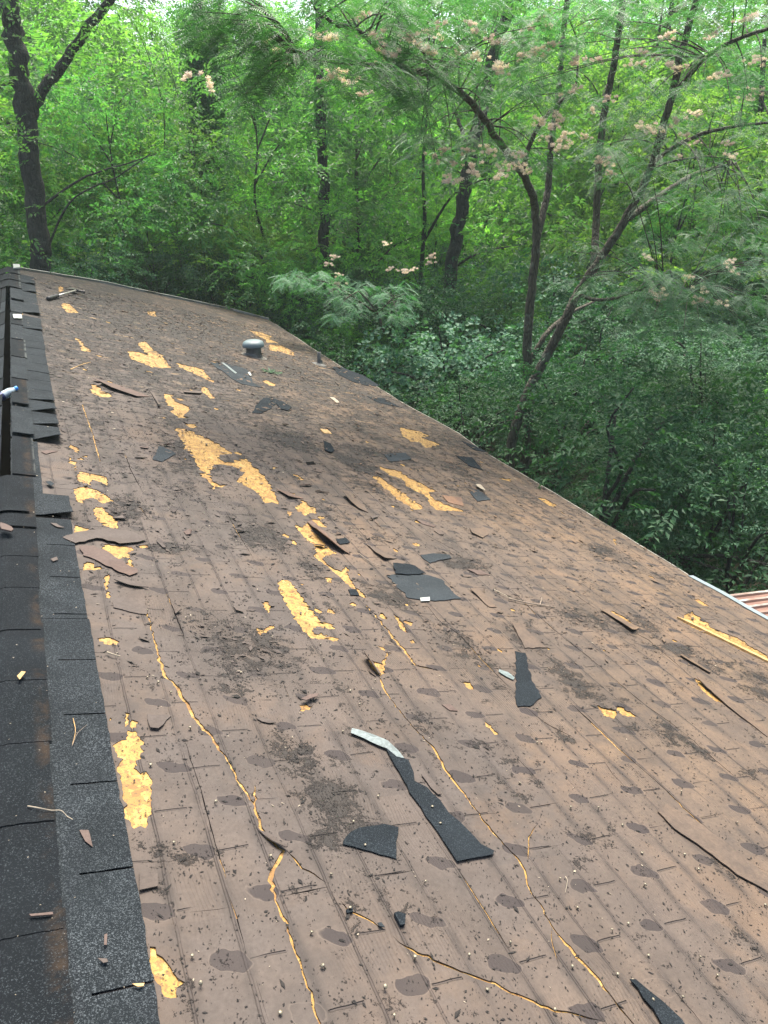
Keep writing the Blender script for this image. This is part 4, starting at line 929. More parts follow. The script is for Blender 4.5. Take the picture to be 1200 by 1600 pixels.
# brown shards
ks = dict(h0=0.002, thick=0.002, warp=0.004)
scrap(2, [(290,430),(350,405),(440,392),(540,388),(620,400),(690,438),(620,452),(560,455),(450,432),(350,460)], 'broad grey-brown shard overlapping the black strip edge, upper of two', 'brown_shard', 'shingle shard', M_BROWN_FLAP, GW, seed=41, h0=0.011, thick=0.002, warp=0.004, jg=0.005)
scrap(2, [(372,470),(440,465),(500,490),(540,518),(640,588),(602,605),(500,560),(400,512)], 'long reddish shard slanting below the broad grey-brown shard', 'brown_shard', 'shingle shard', M_BROWN_RED, GW, seed=42, h0=0.006, thick=0.002, warp=0.004, jg=0.005)
scrap(2, [(538,630),(562,615),(640,638),(696,660),(600,648)], 'thin dark-edged shard under the reddish slanting shard', 'brown_shard', 'shingle shard', M_BROWN_FLAP, GW, seed=43, h0=0.01, thick=0.004, warp=0.012)
scrap(2, [(190,20),(222,12),(270,18),(215,30)], 'pale shard beside the black strip below its lifted tab', 'brown_shard', 'shingle shard', M_BROWN_RED, GW, seed=44, **ks)
scrap(3, [(368,615),(410,612),(418,632),(432,690),(398,662)], 'pinkish wedge-shaped flake on the near black strip', 'brown_shard', 'shingle shard', M_BROWN_RED, GW, seed=45, **{**ks, 'h0': 0.012, 'jg': 0.001})
scrap(3, [(130,1027),(240,1016),(243,1027),(140,1036)], 'pale stick-like splinter on the near ridge cap', 'wood_splinter', 'splinter', M_BROWN_RED, None, seed=46, h0=0.022, thick=0.004, warp=0.001, jg=0.0005)
scrap(3, [(483,1110),(496,1105),(494,1162),(482,1160)], 'small upright tan flake on the near black strip', 'brown_shard', 'shingle shard', M_BROWN_RED, GW, seed=47, **{**ks, 'h0': 0.012, 'jg': 0.0008})
scrap(3, [(452,1222),(495,1226),(500,1240),(478,1246)], 'small dull flake below the upright tan flake', 'brown_shard', 'shingle shard', M_BROWN_FLAP, GW, seed=48, **{**ks, 'h0': 0.012, 'jg': 0.0008})
scrap(3, [(612,1345),(672,1340),(665,1352),(640,1356)], 'yellow splinter on the black strip beside the lowest bare patch', 'wood_splinter', 'splinter', M_WOOD, None, seed=49, **{**ks, 'h0': 0.012, 'jg': 0.0005})
scrap(2, [(235,365),(262,368),(300,386),(270,385)], 'tan sliver on the black strip below its broken tab', 'brown_shard', 'shingle shard', M_BROWN_FLAP, GW, seed=50, **{**ks, 'h0': 0.012})
scrap(2, [(235,535),(260,525),(270,538),(250,545)], 'small dull chip on the black strip in mid photo', 'brown_shard', 'shingle shard', M_BROWN_FLAP, GW, seed=51, **{**ks, 'h0': 0.012})
scrap(2, [(212,172),(235,170),(250,182),(238,192)], 'small grey leaf-like chip just below the step of the black strip', 'brown_shard', 'shingle shard', M_SCRAPL, GW, seed=52, **{**ks, 'h0': 0.016})
scrap(4, [(770,335),(790,338),(840,385),(868,432),(850,432),(815,400)], 'curled brown shard right of the long tapering scrap', 'brown_shard', 'shingle shard', M_BROWN_FLAP, GW, seed=53, h0=0.004, thick=0.003, warp=0.014)
scrap(4, [(0,72),(30,66),(95,92),(60,98)], 'light brown flat shard left of the silver strip', 'brown_shard', 'shingle shard', M_BROWN_FLAP, GW, seed=54, **ks)
scrap(6, [(745,338),(790,348),(842,372),(830,378),(780,362)], 'pinkish flat shard below the twin yellow strips', 'brown_shard', 'shingle shard', M_BROWN_RED, GW, seed=55, **ks)
scrap(6, [(985,570),(1050,575),(1097,598),(1040,594)], 'pale sliver shard right of the grey rectangular scrap', 'brown_shard', 'shingle shard', M_BROWN_RED, GW, seed=56, **ks)
scrap(6, [(535,330),(565,318),(572,326),(545,342)], 'small upright brown chip below the black curled flap', 'brown_shard', 'shingle shard', M_BROWN_FLAP, GW, seed=57, h0=0.004, thick=0.004, warp=0.014)
scrap(6, [(205,1190),(250,1175),(290,1170),(260,1195),(230,1200)], 'curled brown shard above the short bare patch in the middle foreground', 'brown_shard', 'shingle shard', M_BROWN_RED, GW, seed=58, h0=0.004, thick=0.003, warp=0.016)
scrap(4, [(870,5),(905,8),(945,38),(910,30)], 'thin tan shard above the near yellow crack on the right', 'brown_shard', 'shingle shard', M_BROWN_RED, GW, seed=59, **ks)
scrap(8, [(425,680),(455,676),(462,686),(432,688)], 'tiny dark chip below the small black curled scrap', 'brown_shard', 'shingle shard', M_GAP, GW, seed=60, **ks)
scrap(8, [(480,553),(508,556),(525,571),(495,570)], 'yellow wood flake in the middle of the far roof', 'wood_splinter', 'splinter', M_WOOD, None, seed=61, **ks)
scrap(8, [(514,435),(530,436),(552,456),(540,456)], 'thin white splinter right of the leaf-shaped scraps', 'wood_splinter', 'splinter', M_CHIP, None, seed=62, h0=0.006, thick=0.004, warp=0.004)
scrap(8, [(1060,770),(1080,770),(1098,792),(1078,785)], 'curved whitish chip on the dull black patch', 'wood_splinter', 'splinter', M_CHIP, None, seed=63, h0=0.014, thick=0.004, warp=0.01)
scrap(0, [(0,831),(8,834),(19,842),(16,845),(0,842)], 'reddish broken shard on the ridge cap at the left photo edge', 'brown_shard', 'shingle shard', M_BROWN_RED, GW, seed=64, h0=0.045, thick=0.008, warp=0.01)
scrap(2, [(72,1112),(95,1090),(120,1092),(104,1108),(88,1128)], 'curled pale leaf on the ridge cap in mid photo', 'dry_leaf', 'leaf', M_WOOD, None, seed=65, h0=0.023, thick=0.0015, warp=0.012)
scrap(0, [(20,496),(33,496),(34,502),(21,502)], 'white plastic square beside the open ridge slot', 'plastic_scrap', 'plastic scrap', M_WHITE, 'white plastic squares on the ridge', seed=66, h0=0.03, thick=0.006, warp=0.004)
scrap(0, [(20,418),(30,418.5),(31,424),(20.5,424)], 'white plastic square at the far end of the ridge', 'plastic_scrap', 'plastic scrap', M_WHITE, 'white plastic squares on the ridge', seed=67, h0=0.035, thick=0.03, warp=0.004)
# splintered lath at the right eave patch
(a, b) = zp(12, [(345, 692), (1200, 1112)])
q = Q(); aa, bb = np.array(a), np.array(b); ex = bb + (bb - aa) * 0.35; nrm_ = np.array([(ex - aa)[1], -(ex - aa)[0]]); nrm_ /= np.linalg.norm(nrm_)
if nrm_[0] < 0: nrm_ = -nrm_
V = []; nseg = 40
for i in range(nseg + 1):
    p = aa + (ex - aa) * i / nseg; w0 = 0.0; w1 = 0.045 * min(1, i / 3 + .3) + rng.normal(0, .003)
    for ww, hh in ((w0, -.008), (w0, .010), (w1, .006), (w1, -.008)): V.append((*(p + nrm_ * ww), hh + rng.normal(0, .0008)))
q.add(V, [(i * 4 + j, (i + 1) * 4 + j, (i + 1) * 4 + j + 1, i * 4 + j + 1) for i in range(nseg) for j in range(3)]); q.add(V[:4], [(0, 1, 2, 3)])
q.build('wood_lath', M_WOOD, roof)

# hammer (pry hatchet) on the far brown shingles
def on_roof(name, z, p, h=0.0, yaw=0.0):
    (v, u), = zp(z, [p]); e = empty(name); e.matrix_world = ROOF @ Matrix.Translation((v, u, h)) @ Matrix.Rotation(yaw, 4, 'Z'); return e
(h0v, h0u), (h1v, h1u) = zp(10, [(600, 480), (975, 385)])
yaw = math.atan2(h1u - h0u, h1v - h0v); Lh = math.hypot(h1v - h0v, h1u - h0u); s_ = 1.0
hm = on_roof('hammer', 10, (600, 480), 0.004, yaw); tag(hm, 'steel-handled roofing hammer with black grip lying near the far ridge', 'hammer')
M_STEEL = plain('worn steel', (0.42, 0.40, 0.36), 0.4, 0.6, 0.2, 20, 0.1); M_RUB = plain('black rubber grip', (0.02, 0.02, 0.022), 0.6, 0, 0.2, 30); M_DSTEEL = plain('dark forged head', (0.06, 0.055, 0.05), 0.5, 0.5, 0.3, 30)
q = Q(); q.tube([(Lh * .25, 0, .035), (Lh * .6, 0, .045), (Lh * .93, 0, .055)], [.017, .014, .016], 10); q.build('handle', M_STEEL, hm, True)
q = Q(); q.tube(smooth_path([(-.02, 0, .030), (Lh * .1, 0, .034), (Lh * .2, 0, .036), (Lh * .30, 0, .038)], 4), np.array([.026, .034, .03, .028, .03, .034, .03, .026, .030, .03, .03, .028, .022]), 12); q.build('grip', M_RUB, hm, True)
q = Q(); q.tube([(Lh * .93, -.02, .055), (Lh * .93, -.10, .055), (Lh * .93, -.105, .055)], [.022, .020, .030], 12); q.tube([(Lh * .93, -.105, .055), (Lh * .93, -.135, .055)], [.032, .030], 12)
q.add([(Lh * .90, .0, .035), (Lh * .96, .0, .035), (Lh * .96, .0, .075), (Lh * .90, .0, .075), (Lh * .84, .14, .052), (Lh * 1.06, .13, .052), (Lh * 1.06, .13, .056), (Lh * .84, .14, .056)], [(0, 1, 5, 4), (1, 2, 6, 5), (2, 3, 7, 6), (3, 0, 4, 7), (4, 5, 6, 7), (0, 3, 2, 1)])
q.box((Lh * .895, -.03, .033), (Lh * .965, .02, .078)); q.build('head', M_DSTEEL, hm)

# water bottle lying over the ridge slot
m, nt, bs, out = mat('clear bottle plastic'); bs.inputs['Base Color'].default_value = (0.72, 0.86, 0.92, 1); bs.inputs['Roughness'].default_value = 0.12; bs.inputs['Transmission Weight'].default_value = 0.55; bs.inputs['IOR'].default_value = 1.2; M_PET = m
M_BCAP = plain('blue cap', (0.02, 0.22, 0.62), 0.35, 0, 0.05, 5, 0.0); M_BLAB = plain('dark blue label', (0.012, 0.022, 0.10), 0.4, 0, 0.15, 30, 0.0)
bt = empty('water_bottle'); tag(bt, 'clear plastic water bottle with blue cap lying on the ridge', 'bottle')
pc = CP + ray(27, 600) * ((6.95 + 0.02) / ray(27, 600)[1]); (cv, cu) = vu(27, 606, 0.05); (bv, bu) = vu(-6, 632, 0.05)
A = ROOF @ Vector((cv, cu, 0.052)); B = A + Vector((-.84, -.40, -.30)).normalized() * 0.235; dr = (A - B); dr.normalize()
rot = dr.to_track_quat('Z', 'Y').to_matrix().to_4x4(); sc_ = (A - B).length / 0.225
bt.matrix_world = Matrix.Translation(B) @ rot @ Matrix.Scale(min(1.25, max(0.95, sc_)), 4)
q = Q(); q.lathe([(.0005, .004), (.026, .0), (.033, .008), (.033, .03), (.0315, .04), (.033, .05), (.033, .125), (.031, .135), (.033, .145), (.030, .165), (.020, .188), (.0135, .200), (.0135, .208)], 28); q.build('bottle_body', M_PET, bt, True)
q = Q(); q.lathe([(.0333, .048), (.0337, .05), (.0337, .100), (.0333, .102)], 28); q.build('label', M_BLAB, bt, True)
q = Q(); q.lathe([(.0155, .203), (.0165, .206), (.0165, .222), (.015, .225), (.0005, .2255)], 24); q.build('bottle_cap', M_BCAP, bt, True)

# twigs
def twig(z, pts, label, rad=0.003, h=0.006, m=None, cat='twig'):
    P = zp(z, pts); P3 = smooth_path([(v, u, h + 0.004 * (i % 2)) for i, (v, u) in enumerate(P)], 4); base = P3.mean(0) * (1, 1, 0)
    q = Q(); q.tube(P3 - base, np.linspace(rad, rad * .5, len(P3)), 6); o = q.build('twig', m or M_TWIG); o.matrix_world = ROOF @ Matrix.Translation(base); tag(o, label, cat, 'twigs lying on the roof'); return o
twig(3, [(125,512),(170,525),(235,532),(280,538),(310,560),(335,580)], 'bent pale twig crossing the crease of the near black strip', 0.0018, 0.026, M_CHIP)
twig(3, [(340,85),(350,150),(335,215)], 'upright grass stalk on the near black strip', 0.0012, 0.016, M_WOOD)
twig(3, [(335,215),(360,160),(405,115)], 'curved thin stalk beside the upright grass stalk', 0.001, 0.016)
twig(7, [(-20,712),(70,735),(150,745),(200,756)], 'long dark twig right of the grey rectangular scrap', 0.005, 0.010)
twig(7, [(128,745),(135,715),(128,708)], 'short side twig standing on the long dark twig', 0.004, 0.014)
twig(2, [(500,965),(525,978),(562,984)], 'short white stick beside the black strip in mid photo', 0.004, 0.008, M_CHIP)
twig(6, [(1115,670),(1150,690),(1200,715)], 'pale thin twig right of the pale sliver shard', 0.004, 0.008, M_CHIP)
twig(6, [(480,500),(540,545),(610,570)], 'thin brown twig below the big curled flap', 0.003, 0.008)
twig(1, [(330,595),(380,575),(425,560)], 'thin straw on the far roof left of the curled shard', 0.004, 0.008, M_WOOD)
twig(5, [(248,815),(255,840),(247,890)], 'tiny pale stalk in the lower right foreground', 0.0012, 0.006, M_CHIP)
# green leaf sprig lying below the vent
C_ = np.array([(0, 0, .01)] * 5); V, F = sprays(C_, np.array([(math.cos(a), math.sin(a), .1) for a in (0, 1.2, 2.6, 3.9, 5.1)]), .16, 5, .07, 0.1, 0.5)
V[:, 2] = np.abs(V[:, 2]) * .6 + .006; o = link('leaf_sprig', np_mesh('leaf_sprig', V, F, L_BLUE)); (v, u), = zp(9, [(565, 468)]); o.matrix_world = ROOF @ Matrix.Translation((v, u, 0)); tag(o, 'small green leaf sprig lying on the roof below the vent', 'leaf sprig')

# grit, crumbs and chips too many to count
def flakes(n, size, weight, hh, seed, urange=(0.6, 15), pale=False):
    r = np.random.default_rng(seed); P = []
    while sum(len(p) for p in P) < n:
        u = urange[0] * (urange[1] / urange[0]) ** r.uniform(0, 1, 60000); v = r.uniform(0.03, 4.8, 60000); A = np.column_stack([v, u])
        clump = 0.5 + 0.5 * np.sin(v * 17 + 3 * np.sin(u * 9)) * np.sin(u * 13 + 2 * np.sin(v * 11))
        w_ = weight(A) * (0.25 + 0.75 * clump); k = r.uniform(0, 1, len(A)) < w_; k &= u < 15.5; P.append(A[k])
    A = np.concatenate(P)[:n]; s = size * r.lognormal(0, 0.45, n) * (0.6 + 0.32 * A[:, 1]) ; s = np.minimum(s, size * 7)
    a = r.uniform(0, 6.28, n); el = r.uniform(1, 3.2, n); c, sn = np.cos(a), np.sin(a); z0 = wave(A) + hh
    V = np.zeros((n, 4, 3))
    for j, (dx, dy) in enumerate(((-1, 0), (0, -1), (1, 0), (0, 1))):
        x = dx * el * s * r.uniform(.6, 1.2, n); y = dy * s * r.uniform(.5, 1.2, n)
        V[:, j, 0] = A[:, 0] + c * x - sn * y; V[:, j, 1] = A[:, 1] + sn * x + c * y; V[:, j, 2] = z0 + r.uniform(0.0005, 1, n) * s * 0.9
    return V.reshape(-1, 3), np.arange(4 * n).reshape(-1, 4)
V, F = flakes(52000, 0.0015, lambda A: 0.13 + 0.87 * dirt_at(A) ** 1.2, 0.001, 21)
o = link('roof_grit', np_mesh('roof_grit', V, F, M_GRIT)); o.matrix_world = ROOF; tag(o, 'black grit and crumbs scattered over the brown shingles', 'grit', kind='stuff')
V, F = flakes(900, 0.0013, lambda A: 0.3 + 0.7 * dirt_at(A), 0.0015, 22)
o = link('pale_chips', np_mesh('pale_chips', V, F, M_CHIP)); o.matrix_world = ROOF; tag(o, 'tiny pale wood chips scattered over the brown shingles', 'chips', kind='stuff')
V, F = flakes(4200, 0.0034, lambda A: 0.1 + 0.9 * dirt_at(A), 0.0015, 23, (2.5, 15))
o = link('bark_crumbs', np_mesh('bark_crumbs', V, F, M_BROWN_FLAP)); o.matrix_world = ROOF; tag(o, 'brown shingle crumbs and bark bits over the far shingles', 'crumbs', kind='stuff')
r = np.random.default_rng(5); n = 90; A = np.column_stack([r.uniform(-0.30, 0.0, n), 0.8 * (15 / 0.8) ** r.uniform(0, 1, n)]); s = 0.0014 * (0.6 + .35 * A[:, 1]); V = np.zeros((n, 4, 3))
for j, (dx, dy) in enumerate(((-1, 0), (0, -1), (1, 0), (0, 1))):
    V[:, j, 0] = A[:, 0] + dx * s * r.uniform(.6, 2, n); V[:, j, 1] = A[:, 1] + dy * s * r.uniform(.5, 1.2, n); V[:, j, 2] = 0.0255 + r.uniform(0, .004, n) - 0.011 * (A[:, 0] > -.17)
o = link('pale_chips', np_mesh('pale_chips', V.reshape(-1, 3), np.arange(4 * n).reshape(-1, 4), M_CHIP)); o.matrix_world = ROOF; tag(o, 'tiny pale chips scattered over the black ridge strips', 'chips', kind='stuff')

# ------------------------------------------------------------------ LEAN-TO beyond the near eave: rusty ribbed metal roof
m, nt, bs, out = mat('rusty ribbed metal'); g = G(nt); co = g.obj(); x, y, z = g.sep(co)
n1 = g.noise(g.mapping(co, (0.6, 5, 1)), 4, 6, 0.65)
crest = g.rng(z, 0.012, 0.017)
col = g.mix(g.rng(n1, 0.3, 0.6), (0.12, 0.056, 0.038), (0.19, 0.105, 0.074)); galv = g.mix(g.rng(g.noise(co, 12, 4), .4, .7), (0.34, 0.34, 0.31), (0.2, 0.16, 0.13))
col = g.mix(g.math('MULTIPLY', crest, g.rng(g.noise(g.mapping(co, (1, 6, 1)), 1.5, 3), .35, .55)), col, galv)
nt.links.new(col, bs.inputs['Base Color']); bs.inputs['Roughness'].default_value = 0.6; bs.inputs['Metallic'].default_value = 0.15; M_RIB = m
lt = empty('lean_to'); P0 = D2 * 5.12 + NN * -0.105; lt.location = (P0[0], 1.0, ZG); tag(lt, 'lean-to with a rusty ribbed metal roof below the near right eave', 'lean-to')
q = Q(); per = 0.095; prof = []; u = -2.6
while u < 3.66:
    prof += [(u, 0), (u + .050, 0), (u + .060, .018), (u + .085, .018), (u + .095, 0)]; u += per
prof = np.array(prof); n = len(prof); Lr = 3.2; V = np.concatenate([np.column_stack([np.full(n, xx), prof[:, 0], prof[:, 1]]) for xx in np.linspace(0, Lr, 8)])
q.add(V, [(i * n + j, (i + 1) * n + j, (i + 1) * n + j + 1, i * n + j + 1) for i in range(7) for j in range(n - 1)])
o = q.build('metal_roofing', M_RIB, lt); s = o.modifiers.new('t', 'SOLIDIFY'); s.thickness = 0.0015
o.matrix_parent_inverse = Matrix.Identity(4); o.matrix_local = Matrix.Translation((0, -1.0, P0[2] - ZG)) @ Matrix.Rotation(math.radians(9), 4, 'Y')
q = Q()
for yy in (-3.2, -0.6, 2.3): q.box((2.75, yy, 0), (2.87, yy + .12, P0[2] - ZG - 0.46)); 
for yy in (-3.2, -0.6, 2.3): pass
q.box((2.74, -3.4, P0[2] - ZG - 0.60), (2.88, 2.55, P0[2] - ZG - 0.47)); q.build('frame', M_WALL, lt)

# ------------------------------------------------------------------ GROUND AND VEGETATION
q = Q(); g_ = np.linspace(-1, 1, 60); g_ = np.sign(g_) * np.abs(g_) ** 2 * 420
V = [(x, y, ZG + 0.25 * math.sin(x * .13) * math.cos(y * .11) * (abs(x) + abs(y) > 25) - 0.0) for x in g_ for y in g_]
q.add(V, [(i * 60 + j, (i + 1) * 60 + j, (i + 1) * 60 + j + 1, i * 60 + j + 1) for i in range(59) for j in range(59)])
o = q.build('ground', M_SOIL); tag(o, kind='structure')

def proto(name, H, rad, base, nl, seed, leafm, bark, lr, per, length, npair, leaf, trunk_r, wid=0.5, droop=0.25, flat=0.6, top=0.6):
    lobes = lobes_in(H - lr[1] * 0.5, rad, base, nl, seed, lr, top)
    V, F = crown_arrays(lobes, per, length, npair, leaf, seed + 1, droop, wid, flat)
    V[:, 2] = np.maximum(V[:, 2], 0.05)
    q = Q(); tree_trunk(q, H, trunk_r, lobes, seed)
    tv, tf = np.concatenate(q.V), np.concatenate(q.F)
    crown = np_mesh('crown', V, F, leafm); trunk = np_mesh('trunk', tv, tf, bark, None, True)
    return dict(name=name, H=H, rad=rad, crown=crown, trunk=trunk, V=V, F=F, tv=tv, tf=tf, m=(leafm, bark))
PR = {}
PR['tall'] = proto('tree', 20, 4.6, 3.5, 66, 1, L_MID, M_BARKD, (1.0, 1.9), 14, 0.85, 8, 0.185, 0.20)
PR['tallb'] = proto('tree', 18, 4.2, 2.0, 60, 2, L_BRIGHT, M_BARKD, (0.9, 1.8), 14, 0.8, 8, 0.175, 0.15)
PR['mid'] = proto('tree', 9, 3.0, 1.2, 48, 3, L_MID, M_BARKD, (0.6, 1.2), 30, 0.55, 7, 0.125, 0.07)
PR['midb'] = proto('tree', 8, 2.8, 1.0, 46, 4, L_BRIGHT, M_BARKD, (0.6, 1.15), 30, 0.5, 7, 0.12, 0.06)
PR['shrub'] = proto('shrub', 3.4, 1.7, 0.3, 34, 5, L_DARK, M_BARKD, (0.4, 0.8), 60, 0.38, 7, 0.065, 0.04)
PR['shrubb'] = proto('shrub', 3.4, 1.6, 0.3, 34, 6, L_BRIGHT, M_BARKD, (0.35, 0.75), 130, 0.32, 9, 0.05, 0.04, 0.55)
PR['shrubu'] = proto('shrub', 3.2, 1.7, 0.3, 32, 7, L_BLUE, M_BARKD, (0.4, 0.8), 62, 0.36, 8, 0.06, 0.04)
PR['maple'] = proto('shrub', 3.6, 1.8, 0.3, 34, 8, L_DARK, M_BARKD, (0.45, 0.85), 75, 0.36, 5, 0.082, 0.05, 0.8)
PR['vine'] = proto('shrub', 3.0, 1.5, 0.3, 30, 9, L_BLUE, M_BARKD, (0.4, 0.75), 75, 0.34, 4, 0.085, 0.04, 0.85, 0.5)

def plant(pk, x, y, H, ws, name, label, cat, group=None, rz=None, zb=ZG):
    p = PR[pk]; e = empty(name, (x, y, zb), rng.uniform(0, 6.28) if rz is None else rz); s = H / p['H']; e.scale = (s * ws, s * ws, s)
    link('crown', p['crown'], e); link('trunk', p['trunk'], e); tag(e, label, cat, group); return e
def plant_px(pk, px, ytop, Y, ws, name, label, cat, group=None, dx=0.0):
    P = at(px, ytop, Y); return plant(pk, P[0] + dx, Y, P[2] - ZG, ws, name, label, cat, group)
GS = 'shrubs crowding behind the roof edge'
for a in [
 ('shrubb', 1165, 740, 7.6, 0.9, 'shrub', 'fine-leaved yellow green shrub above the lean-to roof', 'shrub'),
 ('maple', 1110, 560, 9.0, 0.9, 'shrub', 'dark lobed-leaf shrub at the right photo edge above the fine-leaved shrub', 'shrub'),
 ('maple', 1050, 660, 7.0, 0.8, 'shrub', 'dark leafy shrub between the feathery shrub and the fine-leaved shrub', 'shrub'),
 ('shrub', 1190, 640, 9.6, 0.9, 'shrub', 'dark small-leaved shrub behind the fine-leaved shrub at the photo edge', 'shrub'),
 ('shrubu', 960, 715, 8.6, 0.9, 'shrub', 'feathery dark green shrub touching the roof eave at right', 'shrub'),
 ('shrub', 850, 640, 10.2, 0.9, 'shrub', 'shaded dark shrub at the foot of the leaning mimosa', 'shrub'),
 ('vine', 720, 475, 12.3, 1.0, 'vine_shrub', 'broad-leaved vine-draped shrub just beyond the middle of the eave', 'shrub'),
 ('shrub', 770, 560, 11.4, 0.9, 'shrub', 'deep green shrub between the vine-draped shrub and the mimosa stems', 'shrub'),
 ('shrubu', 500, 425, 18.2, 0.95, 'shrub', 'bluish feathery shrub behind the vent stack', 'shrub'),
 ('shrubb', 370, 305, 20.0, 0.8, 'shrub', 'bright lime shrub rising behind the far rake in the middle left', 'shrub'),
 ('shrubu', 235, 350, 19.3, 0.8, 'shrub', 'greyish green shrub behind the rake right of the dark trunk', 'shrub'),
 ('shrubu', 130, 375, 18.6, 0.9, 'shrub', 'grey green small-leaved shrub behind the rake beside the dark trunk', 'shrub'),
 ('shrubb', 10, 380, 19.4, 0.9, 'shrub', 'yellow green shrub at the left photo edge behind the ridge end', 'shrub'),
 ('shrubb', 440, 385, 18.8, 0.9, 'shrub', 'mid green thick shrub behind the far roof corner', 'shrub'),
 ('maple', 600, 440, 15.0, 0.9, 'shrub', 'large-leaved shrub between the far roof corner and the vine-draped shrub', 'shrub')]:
    plant_px(*a, group=GS)
GT = 'trees standing in the woods behind the house'
for a in [
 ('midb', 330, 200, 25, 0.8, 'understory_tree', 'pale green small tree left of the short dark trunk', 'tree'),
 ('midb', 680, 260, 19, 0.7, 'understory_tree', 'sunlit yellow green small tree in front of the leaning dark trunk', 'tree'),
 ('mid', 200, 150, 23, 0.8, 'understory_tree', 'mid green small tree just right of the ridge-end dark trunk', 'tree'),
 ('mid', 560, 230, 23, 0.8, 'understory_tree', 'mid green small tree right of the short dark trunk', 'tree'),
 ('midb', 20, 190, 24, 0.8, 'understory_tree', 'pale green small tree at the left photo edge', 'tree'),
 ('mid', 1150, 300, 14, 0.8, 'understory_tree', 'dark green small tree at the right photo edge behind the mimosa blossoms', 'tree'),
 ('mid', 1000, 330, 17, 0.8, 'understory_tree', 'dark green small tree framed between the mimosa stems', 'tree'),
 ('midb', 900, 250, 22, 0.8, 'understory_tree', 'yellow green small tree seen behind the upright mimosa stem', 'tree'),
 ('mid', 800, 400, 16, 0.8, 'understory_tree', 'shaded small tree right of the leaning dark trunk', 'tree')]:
    plant_px(*a, group=GT)

def big_tree(name, label, limbs, lobes, leafm, bark, per, length, npair, leaf, seed, wid=0.5, droop=0.3, flat=0.5, cat='tree', ivy=None):
    """limbs: [(pixel points with depth), radii] ; origin at the foot"""
    P0 = np.array(limbs[0][0][0], float); foot = at(P0[0], P0[1], P0[2]); foot = np.array([foot[0], foot[1], ZG])
    e = empty(name, tuple(foot)); tag(e, label, cat, GT); q = Q()
    for i, (pts, r0, r1) in enumerate(limbs):
        W = [at(x, y, Y) for x, y, Y in pts]
        if i == 0: W = [foot + (0, 0, -0.3)] + [foot * (1, 1, 0) + (W[0] - foot * (1, 1, 0)) * (1, 1, 1) * 1.0] + W[1:] if W[0][2] > ZG + .5 else W
        W = smooth_path(np.array(W), 6) - foot; n_ = len(W)
        W[1:-1] += np.random.default_rng(seed + i).normal(0, r0 * 0.12, (n_ - 2, 3))
        q.tube(W, np.linspace(r0, r1, n_), 12, 0, 0.04, seed + i)
    q.build('trunk', bark, e, True)
    L3 = []
    for x, y, Y, rad in lobes: c = at(x, y, Y) - foot; L3.append((*c, rad))
    if L3:
        V, F = crown_arrays(L3, per, length, npair, leaf, seed, droop, wid, flat); link('crown', np_mesh('crown', V, F, leafm), e)
    if ivy is not None:
        W = smooth_path(np.array([at(*p) for p in ivy]), 8) - foot; r = np.random.default_rng(seed); k = 1500; i = r.integers(0, len(W) - 1, k); d = sph(k, r)
        V, F = sprays(W[i] + d * (1, 1, .3) * r.uniform(.1, .5, k)[:, None] + (0, 0, 1) * r.uniform(-.4, .4, k)[:, None], d + (0, 0, -.4), .3, 5, .10, 0.4, 0.8, r)
        link('ivy', np_mesh('ivy', V, F, L_MID), e)
    return e
r = random.Random(9)
def cloud(n, x0, x1, y0, y1, Y0, Y1, r0, r1): return [(r.uniform(x0, x1), r.uniform(y0, y1), r.uniform(Y0, Y1), r.uniform(r0, r1)) for _ in range(n)]
big_tree('shade_tree', 'dark-trunked tree with a forked limb rising behind the ridge end', [
  ([(68,440,18),(62,380,18),(52,300,18),(44,220,18),(36,140,18),(24,60,18),(14,0,18),(6,-60,18)], .22, .16),
  ([(42,200,18),(62,150,18),(95,105,17.8),(130,55,17.5),(165,10,17),(200,-40,16.5)], .11, .07),
  ([(55,330,18),(110,290,17.5),(150,270,17),(200,255,16.8),(245,240,16.5)], .028, .008),
  ([(70,400,18),(100,330,17.5),(130,300,17),(185,275,16.5),(235,240,16)], .026, .008)],
  cloud(16, -60, 300, -80, 70, 15.5, 20, .8, 1.5) + cloud(20, 60, 300, 60, 340, 15.8, 19, .45, .95) + cloud(6, -60, 30, 60, 380, 16, 19, .5, .9), L_MID, M_BARKD, 15, .6, 9, .085, 21)
big_tree('woodland_tree', 'short dark straight trunk showing in the middle of the woods', [([(507,400,19.6),(507,340,19.6),(506,280,19.6),(503,225,19.6),(500,160,19.6),(498,60,19.6),(497,-60,19.6)], .155, .11)],
  cloud(9, 390, 620, -80, 175, 18.5, 22, .8, 1.5), L_MID, M_BARKD, 12, .7, 8, .11, 22)
big_tree('leaning_tree', 'dark leaning tree whose trunk runs up behind the mimosa limb', [([(702,460,17),(712,380,17),(722,320,17),(735,250,17),(748,190,17),(765,120,17),(782,50,17),(803,0,17),(830,-60,17)], .17, .13),
  ([(735,250,17),(720,200,17.5),(705,150,18),(690,80,18)], .06, .02)], cloud(10, 690, 900, -80, 60, 16, 20, .8, 1.5) + cloud(7, 640, 800, 330, 470, 17, 19, .4, .7), L_MID, M_BARKD, 13, .6, 8, .09, 23)
big_tree('ivy_clad_tree', 'ivy-clad slender tree left of the woods centre', [([(328,300,23),(325,200,23),(320,120,23),(312,50,23),(305,-60,23)], .18, .13), ([(320,110,23),(335,50,23),(350,-30,23)], .07, .04)],
  cloud(9, 260, 430, -80, 40, 21, 25, .8, 1.5), L_BRIGHT, M_BARKD, 12, .6, 8, .09, 24, ivy=[(330,320,23),(325,200,23),(318,100,23),(312,20,23)])

